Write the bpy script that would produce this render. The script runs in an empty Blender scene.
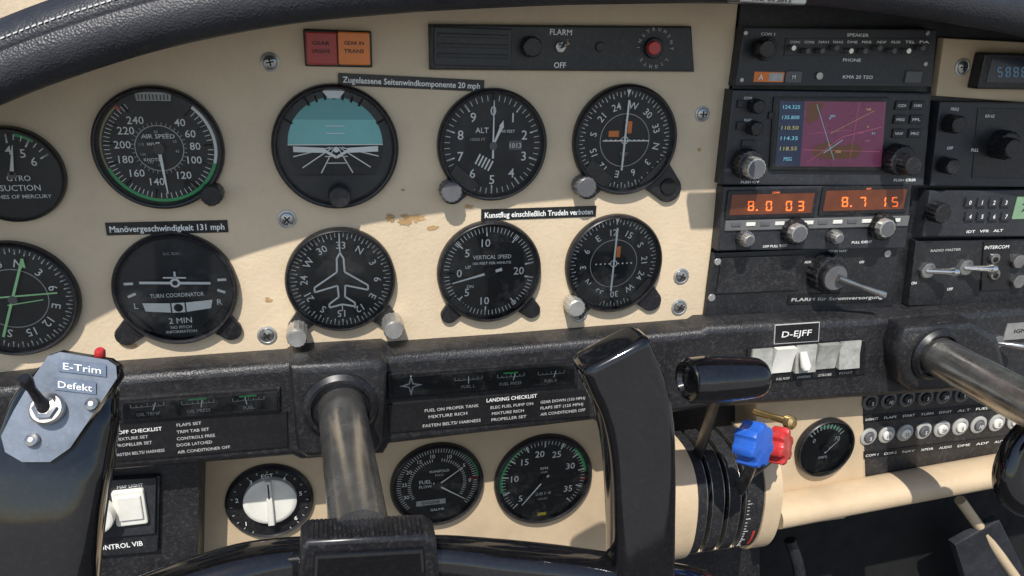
import bpy, math, random
from mathutils import Vector, Matrix
random.seed(4)
rad=math.radians
F=740.0
d=Vector((-72,2100,740)).normalized()
r=Vector((3088,-188,740)); r=(r-d*r.dot(d)).normalized()
n=r.cross(d)
def cw(v):
    v=Vector(v); return Vector((v.dot(r), v.dot(n), -v.dot(d)))
fwd=cw((0,0,1)); rgt=cw((1,0,0)); upv=cw((0,-1,0))
C=-0.56*fwd
def W(px,py,h=0.0):
    q=cw((px-512,py-288,F)); t=(-h-C.y)/q.y
    return C+q*t
def mpx(px,py,h=0):
    return (W(px+5,py,h)-W(px-5,py,h)).length/10, (W(px,py+5,h)-W(px,py-5,h)).length/10

# ---------------------------------------------------------------- materials
MATS={}
def mat(name,col,rough=0.5,metal=0.0,bump=0.0,bscale=600,var=0.12,vscale=40,emis=0,coat=0,spec=0.5,dust=0.0,kind='noise',dcol=(0.45,0.42,0.38),bdist=0.0006,scr=0.0):
    m=bpy.data.materials.new(name); m.use_nodes=True
    nt=m.node_tree; N=nt.nodes; L=nt.links
    b=N['Principled BSDF']
    b.inputs['Roughness'].default_value=rough; b.inputs['Metallic'].default_value=metal
    b.inputs['Coat Weight'].default_value=coat; b.inputs['Coat Roughness'].default_value=0.08
    b.inputs['Specular IOR Level'].default_value=spec
    geo=N.new('ShaderNodeNewGeometry')
    n1=N.new('ShaderNodeTexNoise'); n1.inputs['Scale'].default_value=vscale; n1.inputs['Detail'].default_value=6; n1.inputs['Roughness'].default_value=0.6
    L.new(geo.outputs['Position'],n1.inputs['Vector'])
    mr=N.new('ShaderNodeMapRange'); mr.inputs[1].default_value=0.3; mr.inputs[2].default_value=0.7
    mr.inputs[3].default_value=1-var; mr.inputs[4].default_value=1+var
    L.new(n1.outputs['Fac'],mr.inputs[0])
    mx=N.new('ShaderNodeVectorMath'); mx.operation='SCALE'; mx.inputs[0].default_value=col
    L.new(mr.outputs[0],mx.inputs['Scale'])
    out=mx.outputs[0]
    def over(out,vec,sc,lo,hi,amt,col2,stretch=None):
        n2=N.new('ShaderNodeTexNoise'); n2.inputs['Scale'].default_value=sc; n2.inputs['Detail'].default_value=8; n2.inputs['Roughness'].default_value=0.75
        if stretch:
            mp=N.new('ShaderNodeMapping'); mp.inputs['Scale'].default_value=stretch; mp.inputs['Rotation'].default_value=(0.2,0.5,0.1); L.new(vec,mp.inputs[0]); vec=mp.outputs[0]
        L.new(vec,n2.inputs['Vector'])
        r2=N.new('ShaderNodeMapRange'); r2.inputs[1].default_value=lo; r2.inputs[2].default_value=hi; r2.inputs[3].default_value=0; r2.inputs[4].default_value=amt
        L.new(n2.outputs['Fac'],r2.inputs[0])
        mc=N.new('ShaderNodeMix'); mc.data_type='RGBA'
        L.new(r2.outputs[0],mc.inputs[0]); L.new(out,mc.inputs[6]); mc.inputs[7].default_value=(*col2,1)
        return mc.outputs[2]
    if dust>0: out=over(out,geo.outputs['Position'],vscale*9,0.5,0.8,dust,dcol)
    if scr>0: out=over(out,geo.outputs['Position'],90,0.62,0.72,scr,dcol,(1,1,14))
    L.new(out,b.inputs['Base Color'])
    r3=N.new('ShaderNodeMapRange'); r3.inputs[1].default_value=0.3; r3.inputs[2].default_value=0.7
    r3.inputs[3].default_value=max(0.02,rough*0.78); r3.inputs[4].default_value=min(1,rough*1.25)
    L.new(n1.outputs['Fac'],r3.inputs[0]); L.new(r3.outputs[0],b.inputs['Roughness'])
    if bump>0:
        if kind=='voronoi':
            nb=N.new('ShaderNodeTexVoronoi'); nb.inputs['Scale'].default_value=bscale; o=nb.outputs['Distance']
        else:
            nb=N.new('ShaderNodeTexNoise'); nb.inputs['Scale'].default_value=bscale; nb.inputs['Detail'].default_value=3; o=nb.outputs['Fac']
        L.new(geo.outputs['Position'],nb.inputs['Vector'])
        bp=N.new('ShaderNodeBump'); bp.inputs['Strength'].default_value=bump; bp.inputs['Distance'].default_value=bdist
        L.new(o,bp.inputs['Height']); L.new(bp.outputs[0],b.inputs['Normal'])
    if emis>0:
        b.inputs['Emission Color'].default_value=(*col,1); b.inputs['Emission Strength'].default_value=emis
    MATS[name]=m; return m
CREAM=mat('cream_paint',(0.65,0.52,0.355),0.44,bump=0.45,bscale=420,var=0.10,vscale=14,dust=0.16,dcol=(0.36,0.23,0.12))
WORN=mat('worn_brown_patch',(0.46,0.29,0.13),0.6,var=0.3,vscale=150,bump=0.3)
TAN=mat('tan_plastic',(0.54,0.415,0.27),0.42,bump=0.3,bscale=500,var=0.12,vscale=20,dust=0.16,dcol=(0.3,0.2,0.12),scr=0.1)
LEATHER=mat('black_leather',(0.022,0.023,0.028),0.44,bump=0.6,bscale=800,kind='voronoi',var=0.2,dust=0.05,bdist=0.0004)
VINYL=mat('black_vinyl',(0.016,0.016,0.018),0.36,bump=0.7,bscale=900,var=0.35,vscale=30,dust=0.14,scr=0.06)
BMET=mat('black_painted_metal',(0.014,0.015,0.017),0.38,bump=0.15,bscale=900,var=0.3,dust=0.1,scr=0.1)
BPLATE=mat('dark_grey_faceplate',(0.022,0.024,0.029),0.40,bump=0.1,bscale=1200,var=0.25,dust=0.09,scr=0.1)
GLOSS=mat('gloss_black_plastic',(0.005,0.005,0.006),0.08,bump=0.03,bscale=90,var=0.2,coat=0.6,dust=0.025)
DIAL=mat('dial_black',(0.006,0.007,0.008),0.6,var=0.15)
DIALG=mat('dial_grey',(0.016,0.018,0.021),0.55,var=0.1)
QBLK=mat('matte_black_quadrant',(0.014,0.014,0.016),0.7,spec=0.3,bump=0.2,bscale=800,var=0.3,dust=0.15,scr=0.12)
BEZ=mat('bezel_black',(0.010,0.010,0.012),0.34,var=0.2,dust=0.1,scr=0.12)
KNOB=mat('knob_black',(0.011,0.011,0.013),0.33,var=0.2,dust=0.12)
KGREY=mat('knob_grey',(0.10,0.10,0.105),0.42,var=0.15,dust=0.15)
WHITE=mat('white_ink',(0.86,0.86,0.82),0.6,var=0.05)
DIMW=mat('faded_white_ink',(0.46,0.46,0.44),0.6,var=0.15,vscale=300)
GREEN=mat('green_ink',(0.05,0.42,0.13),0.6)
GNEON=mat('green_needle',(0.45,0.85,0.40),0.6)
YEL=mat('yellow_ink',(0.75,0.55,0.05),0.6)
DYEL=mat('faded_yellow_ink',(0.32,0.27,0.12),0.6)
RED=mat('red_ink',(0.5,0.04,0.03),0.5)
ORANGE=mat('orange_ink',(0.85,0.22,0.03),0.5)
BTAPE=mat('blue_grey_tape',(0.13,0.165,0.23),0.4,var=0.25,vscale=120,dust=0.3,scr=0.3)
BRASS=mat('brass',(0.60,0.42,0.18),0.25,metal=0.9,var=0.15)
LAMPR=mat('red_lens',(0.42,0.018,0.016),0.35,coat=0.4,bump=0.2,bscale=300)
LAMPO=mat('orange_lens',(0.85,0.22,0.02),0.35,coat=0.4,bump=0.2,bscale=300)
TEAL=mat('teal_horizon',(0.25,0.60,0.57),0.55,var=0.06)
TEALD=mat('deep_teal_horizon',(0.15,0.43,0.42),0.55,var=0.06)
STEEL=mat('brushed_steel',(0.40,0.39,0.37),0.24,metal=0.9,bump=0.12,bscale=300,var=0.25,vscale=60,dust=0.35,dcol=(0.12,0.10,0.085),scr=0.5)
CHROME=mat('chrome',(0.66,0.65,0.62),0.15,metal=0.95,var=0.1)
ALU=mat('aluminium',(0.50,0.49,0.46),0.36,metal=0.7,bump=0.15,var=0.2,vscale=100,dust=0.2,dcol=(0.15,0.13,0.11))
GPLATE=mat('silver_blue_placard',(0.19,0.22,0.27),0.36,metal=0.2,var=0.25,vscale=60,bump=0.1,dust=0.35,scr=0.35)
GBAR=mat('grey_bar',(0.13,0.13,0.13),0.45,var=0.1)
WPLAS=mat('ivory_plastic',(0.76,0.74,0.67),0.35,var=0.08,vscale=60,coat=0.2,dust=0.08,dcol=(0.3,0.26,0.2))
LGREY=mat('light_grey_plastic',(0.36,0.355,0.33),0.4,var=0.15,vscale=90,dust=0.15)
GPLAS=mat('smoky_translucent_plastic',(0.34,0.34,0.31),0.22,var=0.3,vscale=110,coat=0.4,dust=0.1)
BLUEK=mat('blue_plastic',(0.02,0.11,0.50),0.3,coat=0.3,var=0.1,dust=0.08)
REDK=mat('red_plastic',(0.48,0.03,0.03),0.3,coat=0.3,var=0.1,dust=0.08)
LAB=mat('black_label_tape',(0.010,0.010,0.011),0.3,var=0.1,dust=0.04)
HOLE=mat('black_void',(0.004,0.004,0.004),0.8)
CARPET=mat('dark_carpet',(0.03,0.03,0.033),0.95,bump=1,bscale=500,var=0.3,vscale=80,dust=0.25)
CONC=mat('pale_concrete',(0.24,0.235,0.225),0.9,var=0.15,vscale=0.8,dust=0.1)
AMBER=mat('amber_digits',(1.0,0.22,0.05),0.5,emis=0.5,var=0.02)
DISPD=mat('display_amber_brown',(0.11,0.03,0.012),0.2,coat=0.3,emis=0.25,var=0.3,vscale=60)
SCRP=mat('screen_purple',(0.20,0.05,0.11),0.3,emis=0.25,var=0.15,vscale=60)
SCRD=mat('screen_dark_blue',(0.02,0.035,0.08),0.3,emis=0.3)
SCRX=mat('screen_off_blue',(0.012,0.02,0.035),0.2,coat=0.5)
SCRC=mat('screen_cyan',(0.3,0.75,0.85),0.4,emis=0.35)
SCRY=mat('screen_yellow',(0.75,0.65,0.2),0.4,emis=0.25)
SCRM=mat('screen_pink',(0.7,0.2,0.3),0.4,emis=0.2)
SCRK=mat('screen_brown',(0.13,0.06,0.03),0.4,emis=0.3)
LCD=mat('lcd_green',(0.20,0.33,0.20),0.3,emis=0.1)
LBLUE=mat('lcd_blue',(0.10,0.2,0.32),0.3,emis=0.2)
def glassmat():
    m=bpy.data.materials.new('cover_glass'); m.use_nodes=True
    nt=m.node_tree; N=nt.nodes; L=nt.links; N.clear()
    o=N.new('ShaderNodeOutputMaterial'); t=N.new('ShaderNodeBsdfTransparent'); t.inputs[0].default_value=(0.96,0.97,0.97,1)
    g=N.new('ShaderNodeBsdfGlossy'); g.inputs['Roughness'].default_value=0.04
    f=N.new('ShaderNodeFresnel'); f.inputs[0].default_value=1.35
    nz=N.new('ShaderNodeTexNoise'); nz.inputs['Scale'].default_value=45; nz.inputs['Detail'].default_value=10; nz.inputs['Roughness'].default_value=0.7
    geo=N.new('ShaderNodeNewGeometry'); L.new(geo.outputs['Position'],nz.inputs['Vector'])
    df=N.new('ShaderNodeBsdfDiffuse'); df.inputs[0].default_value=(0.6,0.6,0.58,1)
    mr=N.new('ShaderNodeMapRange'); mr.inputs[1].default_value=0.5; mr.inputs[2].default_value=0.85; mr.inputs[3].default_value=0.0; mr.inputs[4].default_value=0.06
    L.new(nz.outputs['Fac'],mr.inputs[0])
    a=N.new('ShaderNodeMixShader'); L.new(f.outputs[0],a.inputs[0]); L.new(t.outputs[0],a.inputs[1]); L.new(g.outputs[0],a.inputs[2])
    b=N.new('ShaderNodeMixShader'); L.new(mr.outputs[0],b.inputs[0]); L.new(a.outputs[0],b.inputs[1]); L.new(df.outputs[0],b.inputs[2])
    L.new(b.outputs[0],o.inputs[0]); return m
GLASS=glassmat()

# ---------------------------------------------------------------- text cache
TC={}
def tmesh(s,bold):
    k=(s,bold)
    if k in TC: return TC[k]
    cu=bpy.data.curves.new('t','FONT'); cu.body=s; cu.align_x='CENTER'; cu.resolution_u=2; cu.offset=bold
    ob=bpy.data.objects.new('t',cu)
    bpy.context.scene.collection.objects.link(ob)
    dg=bpy.context.evaluated_depsgraph_get()
    me=bpy.data.meshes.new_from_object(ob.evaluated_get(dg))
    vs=[(v.co.x,v.co.y) for v in me.vertices]; fs=[tuple(p.vertices) for p in me.polygons]
    bpy.data.objects.remove(ob); bpy.data.curves.remove(cu); bpy.data.meshes.remove(me)
    if vs:
        x0=min(v[0] for v in vs); x1=max(v[0] for v in vs)
        cx=(x0+x1)/2; w=x1-x0
    else: cx=0; w=1
    vs=[(x-cx,y-0.365) for x,y in vs]
    TC[k]=(vs,fs,w); return TC[k]

# ---------------------------------------------------------------- mesh builder
def ccw(p):
    a=sum(p[i][0]*p[(i+1)%len(p)][1]-p[(i+1)%len(p)][0]*p[i][1] for i in range(len(p)))
    return list(p) if a>0 else list(p)[::-1]
def inset(p,e):
    if e==0: return list(p)
    o=[];k=len(p)
    for i in range(k):
        a=Vector(p[i-1]);b=Vector(p[i]);c=Vector(p[(i+1)%k])
        d1=(b-a);d2=(c-b)
        if d1.length<1e-9 or d2.length<1e-9: o.append(tuple(b)); continue
        d1.normalize();d2.normalize()
        n1=Vector((-d1.y,d1.x));n2=Vector((-d2.y,d2.x))
        m=(n1+n2); 
        if m.length<1e-6: o.append(tuple(b+n1*e)); continue
        m.normalize(); q=max(0.4,m.dot(n1))
        o.append(tuple(b+m*(e/q)))
    return o
def rr(xa,za,xb,zb,rd=0.0,seg=4):
    if rd<=0: return [(xa,za),(xb,za),(xb,zb),(xa,zb)]
    o=[]
    for cx,cz,a0 in((xb-rd,za+rd,-90),(xb-rd,zb-rd,0),(xa+rd,zb-rd,90),(xa+rd,za+rd,180)):
        for i in range(seg+1):
            a=rad(a0+90*i/seg); o.append((cx+rd*math.cos(a),cz+rd*math.sin(a)))
    return o
def R4(x0,y0,x1,y1,h):
    xm=(x0+x1)/2; ym=(y0+y1)/2
    return W(x0,ym,h).x, W(xm,y1,h).z, W(x1,ym,h).x, W(xm,y0,h).z
class M:
    def __init__(s,name): s.name=name; s.v=[];s.f=[];s.fm=[];s.mats=[];s.label=None;s.subs=[]
    def add(s,vs,fs,m):
        if m not in s.mats: s.mats.append(m)
        k=s.mats.index(m); b=len(s.v)
        s.v+= [tuple(v) for v in vs]
        for f in fs: s.f.append(tuple(b+i for i in f)); s.fm.append(k)
    def flat(s,pts,h,m):
        p=ccw(pts); s.add([(x,-h,z) for x,z in p],[tuple(range(len(p)))],m)
    def prism(s,pts,h0,h1,m,bev=0.0,seg=2,cap=None):
        p=ccw(pts); rings=[[(x,-h0,z) for x,z in p]]
        if bev<=0: rings.append([(x,-h1,z) for x,z in p])
        else:
            for k in range(seg+1):
                a=math.pi/2*k/seg; q=inset(p,bev*(1-math.cos(a)))
                rings.append([(x,-(h1-bev*(1-math.sin(a))),z) for x,z in q])
        k=len(p); vs=[v for R in rings for v in R]; fs=[]
        for i in range(len(rings)-1):
            for j in range(k):
                a=i*k+j;b=i*k+(j+1)%k; fs.append((a,b,b+k,a+k))
        s.add(vs,fs,m)
        s.add(rings[-1],[tuple(range(k))],cap or m)
    def box(s,x0,y0,x1,y1,h0,h1,m,rd=0.0,bev=0.0,cap=None):
        a=R4(x0,y0,x1,y1,h1); s.prism(rr(*a,rd),h0,h1,m,bev,2,cap)
    def ppoly(s,pp,h0,h1,m,bev=0.0,cap=None,seg=2):
        s.prism([(W(x,y,h1).x,W(x,y,h1).z) for x,y in pp],h0,h1,m,bev,seg,cap)
    def pflat(s,pp,h,m): s.flat([(W(x,y,h).x,W(x,y,h).z) for x,y in pp],h,m)
    def lathe(s,c,ax,prof,m,seg=40,fl=0,fd=0.07,cap0=False,cap1=True,capm=None,lob=0,amp=0.1):
        ax=Vector(ax).normalized(); u=ax.cross(Vector((0,0,1)))
        if u.length<1e-3: u=ax.cross(Vector((1,0,0)))
        u.normalize(); w=ax.cross(u)
        vs=[];fs=[]
        if fl: seg=fl*2
        for rr_,t in prof:
            for j in range(seg):
                a=2*math.pi*j/seg; q=rr_*(1-(fd if (fl and j%2) else 0))
                if lob: q*=1-amp*(0.5-0.5*math.tanh(3.0*math.cos(lob*a))/math.tanh(3.0))
                vs.append(Vector(c)+ax*t+(u*math.cos(a)+w*math.sin(a))*q)
        for i in range(len(prof)-1):
            for j in range(seg):
                a=i*seg+j;b=i*seg+(j+1)%seg; fs.append((a,b,b+seg,a+seg))
        s.add(vs,fs,m)
        if cap1: s.add(vs[-seg:],[tuple(range(seg))],capm or m)
        if cap0: s.add(vs[:seg],[tuple(range(seg))[::-1]],m)
    def line(s,a,b,w,h,m,w2=None):
        a=Vector(a);b=Vector(b); t=(b-a); 
        if t.length<1e-9:return
        t.normalize(); q=Vector((-t.y,t.x)); w2=w if w2 is None else w2
        s.flat([a-q*w/2,b-q*w2/2,b+q*w2/2,a+q*w/2],h,m)
    def text(s,st,x,z,h,H,m,Wd=None,rot=0,bold=0.012):
        vs,fs,w=tmesh(st,bold); sc=H/0.73; sx=sc if Wd is None else Wd/max(w,0.01)
        c=math.cos(rad(rot));k=math.sin(rad(rot))
        s.add([(x+c*a*sx-k*b*sc,-h,z+k*a*sx+c*b*sc) for a,b in vs],fs,m)
    def ptext(s,st,px,py,h,Hp,m,Wp=None,rot=0,bold=0.012):
        p=W(px,py,h); a,b=mpx(px,py,h); s.text(st,p.x,p.z,h,Hp*b,m,None if Wp is None else Wp*a,rot,bold)
    def knob(s,px,py,rp,h0,L,m,fl=0,capm=None,taper=0.95):
        c=W(px,py,h0+L); c.y=-h0; R=rp*mpx(px,py,h0+L)[1]
        s.lathe(c,(0,-1,0),[(R,0),(R,L*0.8),(R*taper,L*0.95),(R*taper*0.88,L)],m,36,fl,capm=capm)
        return c,R
    def sweep(s,pts,rs,m,seg=20,sub=6,pw=2.6,up=(0,-1,0),cap=True,capk=0.7):
        P=[Vector(p) for p in pts]; Q=[];RR=[]
        k=len(P)
        for i in range(k-1):
            p0=P[max(i-1,0)];p1=P[i];p2=P[i+1];p3=P[min(i+2,k-1)]
            for j in range(sub):
                t=j/sub
                Q.append(0.5*((2*p1)+(p2-p0)*t+(2*p0-5*p1+4*p2-p3)*t*t+(-p0+3*p1-3*p2+p3)*t**3))
                RR.append(tuple(rs[i][q]*(1-t)+rs[i+1][q]*t for q in(0,1)))
        Q.append(P[-1]);RR.append(tuple(rs[-1][:2]))
        if cap:
            e=(Q[-1]-Q[-2]).normalized(); q0=Q[-1];r0=RR[-1]; ins=min(r0)*capk
            for a in(20,40,60,75,90):
                Q.append(q0+e*ins*math.sin(rad(a)))
                if capk>=0.6: c_=max(0.04,math.cos(rad(a)))**0.6; RR.append((r0[0]*c_,r0[1]*c_))
                else: z_=ins*(1-math.cos(rad(a))); RR.append((r0[0]-z_,r0[1]-z_))
        vs=[];fs=[]
        for i,q in enumerate(Q):
            t=(Q[min(i+1,len(Q)-1)]-Q[max(i-1,0)]).normalized()
            b=Vector(up)-t*Vector(up).dot(t); b.normalize(); a=t.cross(b)
            for j in range(seg):
                th=2*math.pi*j/seg; c_=math.cos(th);s_=math.sin(th)
                c2=math.copysign(abs(c_)**(2/pw),c_); s2=math.copysign(abs(s_)**(2/pw),s_)
                vs.append(q+a*RR[i][0]*c2+b*RR[i][1]*s2)
        for i in range(len(Q)-1):
            for j in range(seg):
                x=i*seg+j;y=i*seg+(j+1)%seg; fs.append((x,y,y+seg,x+seg))
        fs.append(tuple(range(seg))[::-1]); fs.append(tuple(range((len(Q)-1)*seg,len(Q)*seg)))
        s.add(vs,fs,m)
    def make(s,parent=None,porg=None):
        xs=[Vector(v) for v in s.v]
        if not xs: return None
        lo=Vector((min(v[i] for v in xs) for i in range(3))); hi=Vector((max(v[i] for v in xs) for i in range(3)))
        o=(lo+hi)/2
        if parent is None: o.y=hi.y
        me=bpy.data.meshes.new(s.name); me.from_pydata([v-o for v in xs],[],s.f)
        for m in s.mats: me.materials.append(m)
        me.polygons.foreach_set('material_index',s.fm)
        me.polygons.foreach_set('use_smooth',[True]*len(s.f))
        me.validate(); me.update(); me.set_sharp_from_angle(angle=rad(38))
        ob=bpy.data.objects.new(s.name,me); bpy.context.scene.collection.objects.link(ob)
        if parent: ob.parent=parent; ob.location=o-porg
        else: ob.location=o
        if s.label: ob['label']=s.label
        for q in s.subs: q.make(ob,o)
        return ob
def single(m,label,cat,group=None,kind=None):
    ob=m.make(); ob['label']=label; ob['category']=cat
    if group: ob['group']=group
    if kind: ob['kind']=kind
    return ob
class Thing:
    def __init__(s,name,org,label,cat,group=None,kind=None):
        s.name=name;s.o=Vector(org);s.parts=[];s.a=(label,cat,group,kind)
    def part(s,name,label=None):
        m=M(name); m.label=label; s.parts.append(m); return m
    def end(s):
        e=bpy.data.objects.new(s.name,None); e.empty_display_size=0.01; e.location=s.o
        bpy.context.scene.collection.objects.link(e)
        l,c,g,k=s.a; e['label']=l; e['category']=c
        if g: e['group']=g
        if k: e['kind']=k
        for p in s.parts: p.make(e,s.o)
        return e

# ---------------------------------------------------------------- dials
class Dial:
    def __init__(s,m,c,R,h): s.m=m;s.c=c;s.R=R;s.h=h
    def P(s,u,v): return (s.c.x+u*s.R, s.c.z+v*s.R)
    def A(s,r_,a): return s.P(r_*math.sin(rad(a)),r_*math.cos(rad(a)))
    def poly(s,pts,m,lv=1): s.m.flat([s.P(*p) for p in pts],s.h+lv*0.00025,m)
    def disc(s,r_,m,lv=1,u=0,v=0,seg=40): s.poly([(u+r_*math.cos(2*math.pi*i/seg),v+r_*math.sin(2*math.pi*i/seg)) for i in range(seg)],m,lv)
    def ring(s,r0,r1,a0,a1,m,lv=1):
        k=max(2,int(abs(a1-a0)/6)); vs=[];fs=[]; h=s.h+lv*0.00025
        for i in range(k+1):
            a=a0+(a1-a0)*i/k
            for q in(r0,r1):
                x,z=s.A(q,a); vs.append((x,-h,z))
        for i in range(k): fs.append((2*i,2*i+1,2*i+3,2*i+2)[::-1])
        s.m.add(vs,fs,m)
    def ticks(s,a0,a1,k,r0,r1,w,m,lv=2):
        for i in range(k+1):
            a=a0+(a1-a0)*i/k
            s.m.line(s.A(r0,a),s.A(r1,a),w*s.R,s.h+lv*0.00025,m)
    def line(s,p,q,w,m,lv=2,w2=None): s.m.line(s.P(*p),s.P(*q),w*s.R,s.h+lv*0.00025,m,None if w2 is None else w2*s.R)
    def rect(s,u0,v0,u1,v1,m,lv=2): s.poly([(u0,v0),(u1,v0),(u1,v1),(u0,v1)],m,lv)
    def t(s,st,u,v,H,m=None,Wd=None,rot=0,lv=3,bold=0.006):
        x,z=s.P(u,v); s.m.text(st,x,z,s.h+lv*0.00025,H*s.R,m or WHITE,None if Wd is None else Wd*s.R,rot,bold)
    def nums(s,lst,r_,H,rotate=False,m=None):
        for st,a in lst:
            s.t(st,r_*math.sin(rad(a)),r_*math.cos(rad(a)),H,m,rot=-a if rotate else 0)

def gauge(name,px,py,rp,label,cat,fn,hb=0.004,face=DIAL,fr=0.9,deep=0.0012):
    c=W(px,py,hb); R=(W(px,py-rp,hb)-W(px,py+rp,hb)).length/2
    T=Thing(name,c,label,cat)
    b=T.part('bezel')
    b.lathe(c,(0,-1,0),[(R*1.0,0),(R,0.0035),(R*0.985,0.0055),(R*0.955,0.0065),(R*(fr+0.03),0.0062),(R*(fr+0.005),0.004),(R*fr,0.0008)],BEZ,72,cap1=False)
    f=T.part('dial_face'); D0=Dial(f,c,R*fr,hb+deep-0.00025); D0.disc(1.005,face,1,seg=64)
    mk=T.part('dial_markings'); D=Dial(mk,c,R*fr,hb+deep)
    nd=T.part('needle'); E=Dial(nd,c,R*fr,hb+0.0032)
    T.R=R; fn(D,E,T)
    g=T.part('cover_glass'); G=Dial(g,c,R*(fr+0.02),hb+0.0048); G.disc(1,GLASS,1,seg=64)
    if not nd.v: T.parts.remove(nd)
    T.end(); return T
def gknob(T,px,py,rp,hb=0.004,L=0.014,m=KNOB,fl=14,capm=None):
    k=T.part('knob')
    c,R=k.knob(px,py,rp,hb,L,m,fl,capm)
def lug(T,px,py,rp,hb=0.004):
    k=T.part('knob_boss'); c=W(px,py,hb); R=rp*mpx(px,py,hb)[1]*0.9; o=T.o; dv=Vector((o.x-c.x,0,o.z-c.z)).normalized()
    q=Vector((-dv.z,0,dv.x)); pts=[]
    for i in range(13):
        a=math.pi/2+math.pi*i/12; v=c+dv*math.cos(a)*R+q*math.sin(a)*R; pts.append((v.x,v.z))
    e=c+dv*R*2.0
    pts+= [((e-q*R*1.35).x,(e-q*R*1.35).z),((e+q*R*1.35).x,(e+q*R*1.35).z)]
    k.prism(pts,hb,hb+0.0032,BEZ,0.0008)

def d_suction(D,E,T):
    D.ticks(-60,60,12,0.78,0.9,0.02,WHITE); D.ticks(-60,60,4,0.7,0.9,0.035,WHITE)
    D.nums([('2',-60),('3',-30),('4',0),('5',30),('6',58)],0.55,0.2)
    D.t('GYRO',0.1,-0.08,0.13); D.t('SUCTION',0.1,-0.3,0.14); D.t('INCHES OF MERCURY',0.05,-0.5,0.09,Wd=1.3)
    D.ring(0.86,0.92,10,35,GREEN)
    E.line((0,0),(0.12*1.0,0.66),0.09,WHITE,w2=0.02); E.disc(0.09,KGREY,2)
def d_asi(D,E,T):
    D.ring(0.93,0.985,40,107,WHITE); D.ring(0.93,0.985,107,248,GREEN); D.ring(0.95,0.985,248,318,DYEL); D.ring(0.88,0.99,318,321,RED)
    D.poly([(-0.3,0.99),(-0.28,0.84),(0.28,0.84),(0.3,0.99)],DIMW,1.5)
    for i in range(9): D.line((-0.24+i*0.06,0.86),(-0.24+i*0.06,0.95),0.02,DIAL,3)
    D.ticks(40,190,26,0.82,0.92,0.012,WHITE); D.ticks(190,328,28,0.82,0.92,0.012,WHITE)
    N_=[('40',40),('60',64),('80',86),('100',110),('120',143),('140',190),('160',224),('180',252),('200',277),('220',302),('240',326)]
    for _,a in N_: D.ticks(a,a+.01,1,0.76,0.92,0.026,WHITE)
    D.nums(N_,0.61,0.14)
    D.ring(0.40,0.415,0,360,DIMW); D.ticks(0,350,35,0.42,0.47,0.01,DIMW)
    D.t('AIR SPEED',0,0.22,0.08,Wd=0.56); D.t('MPH',-0.12,0.08,0.06); D.t('KNOTS',-0.15,-0.2,0.06)
    for i in range(9): D.t(str(160-i*15),0.3*math.sin(rad(-180+i*35)),0.3*math.cos(rad(-180+i*35)),0.05,DIMW)
    E.line((-0.01,0.12),(0.06,-0.82),0.07,WHITE,w2=0.02); E.disc(0.1,KNOB,3)
def d_att(D,E,T):
    pts=[(0.83*math.cos(rad(a)),0.05+0.83*math.sin(rad(a))) for a in range(0,181,6)]
    D.poly([(x,max(y,0.05)) for x,y in pts],TEAL,1)
    D.poly([(0.83*math.cos(rad(a)),0.05+0.83*math.sin(rad(a))) for a in range(32,149,4)],TEALD,1.4)
    D.ring(0.84,0.99,-180,180,DIALG,0.6)
    for a in(-60,-30,-20,-10,0,10,20,30,60):
        D.ticks(a,a+0.01,1,0.84,0.95 if a%30 else 0.99,0.04,WHITE)
    D.poly([(-0.2,0.99),(0.2,0.99),(0.1,0.86),(-0.1,0.86)],WHITE,3)
    D.line((-0.83,0.05),(0.83,0.05),0.02,WHITE,3)
    for v in(0.2,0.33): D.line((-0.16,v+0.05),(0.16,v+0.05),0.016,WHITE,3)
    for v in(-0.16,-0.28): D.line((-0.2,v),(0.2,v),0.016,WHITE,3)
    for u0,u1,v1 in((-.1,-.75,-.16),(-.06,-.6,-.36),(-.03,-.28,-.46),(.03,.28,-.46),(.06,.6,-.36),(.1,.75,-.16)):
        D.line((u0,0.0),(u1,v1),0.02,WHITE,3)
    E.poly([(-0.74,0.03),(-0.2,0.0),(-0.16,-0.09),(-0.74,-0.07)],WHITE,2); E.poly([(0.74,0.03),(0.2,0.0),(0.16,-0.09),(0.74,-0.07)],WHITE,2)
    E.line((-0.2,-0.05),(0,-0.17),0.05,WHITE,3); E.line((0.2,-0.05),(0,-0.17),0.05,WHITE,3); E.disc(0.05,WHITE,4,0,-0.03)
    E.poly([(-0.7,-0.5),(0.7,-0.5),(0.5,-0.8),(0,-0.98),(-0.5,-0.8)],DIALG,0)
    gknob(T,340,198,11,0.008,0.012,KNOB,0)
def d_alt(D,E,T):
    D.ticks(0,360,50,0.86,0.97,0.012,WHITE); D.ticks(0,360,10,0.8,0.97,0.028,WHITE)
    D.nums([(str(i),i*36) for i in range(10)],0.68,0.19)
    D.poly([(0.34,-0.09),(0.6,-0.09),(0.6,0.09),(0.34,0.09)],KGREY,2); D.t('1013',0.47,0,0.1)
    D.t('ALT',-0.22,0.3,0.11); D.t('100 FEET',0.3,0.28,0.06); D.t('10000 FT',-0.3,0.12,0.06,m=DIMW)
    for i in range(5):
        u=-0.36+i*0.065; v=-0.34-i*0.035
        D.poly([(u,v-0.02),(u+0.03,v-0.035),(u+0.13,v+0.16),(u+0.10,v+0.18)],WHITE,3)
    E.line((0.0,-0.25),(0.0,0.88),0.04,WHITE,w2=0.02,lv=3)
    E.line((0,0),(0.16,0.36),0.03,WHITE,w2=0.07,lv=1); E.poly([(0.11,0.38),(0.21,0.34),(0.2,0.50)],WHITE,1)
    E.disc(0.08,KGREY,4)
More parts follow.
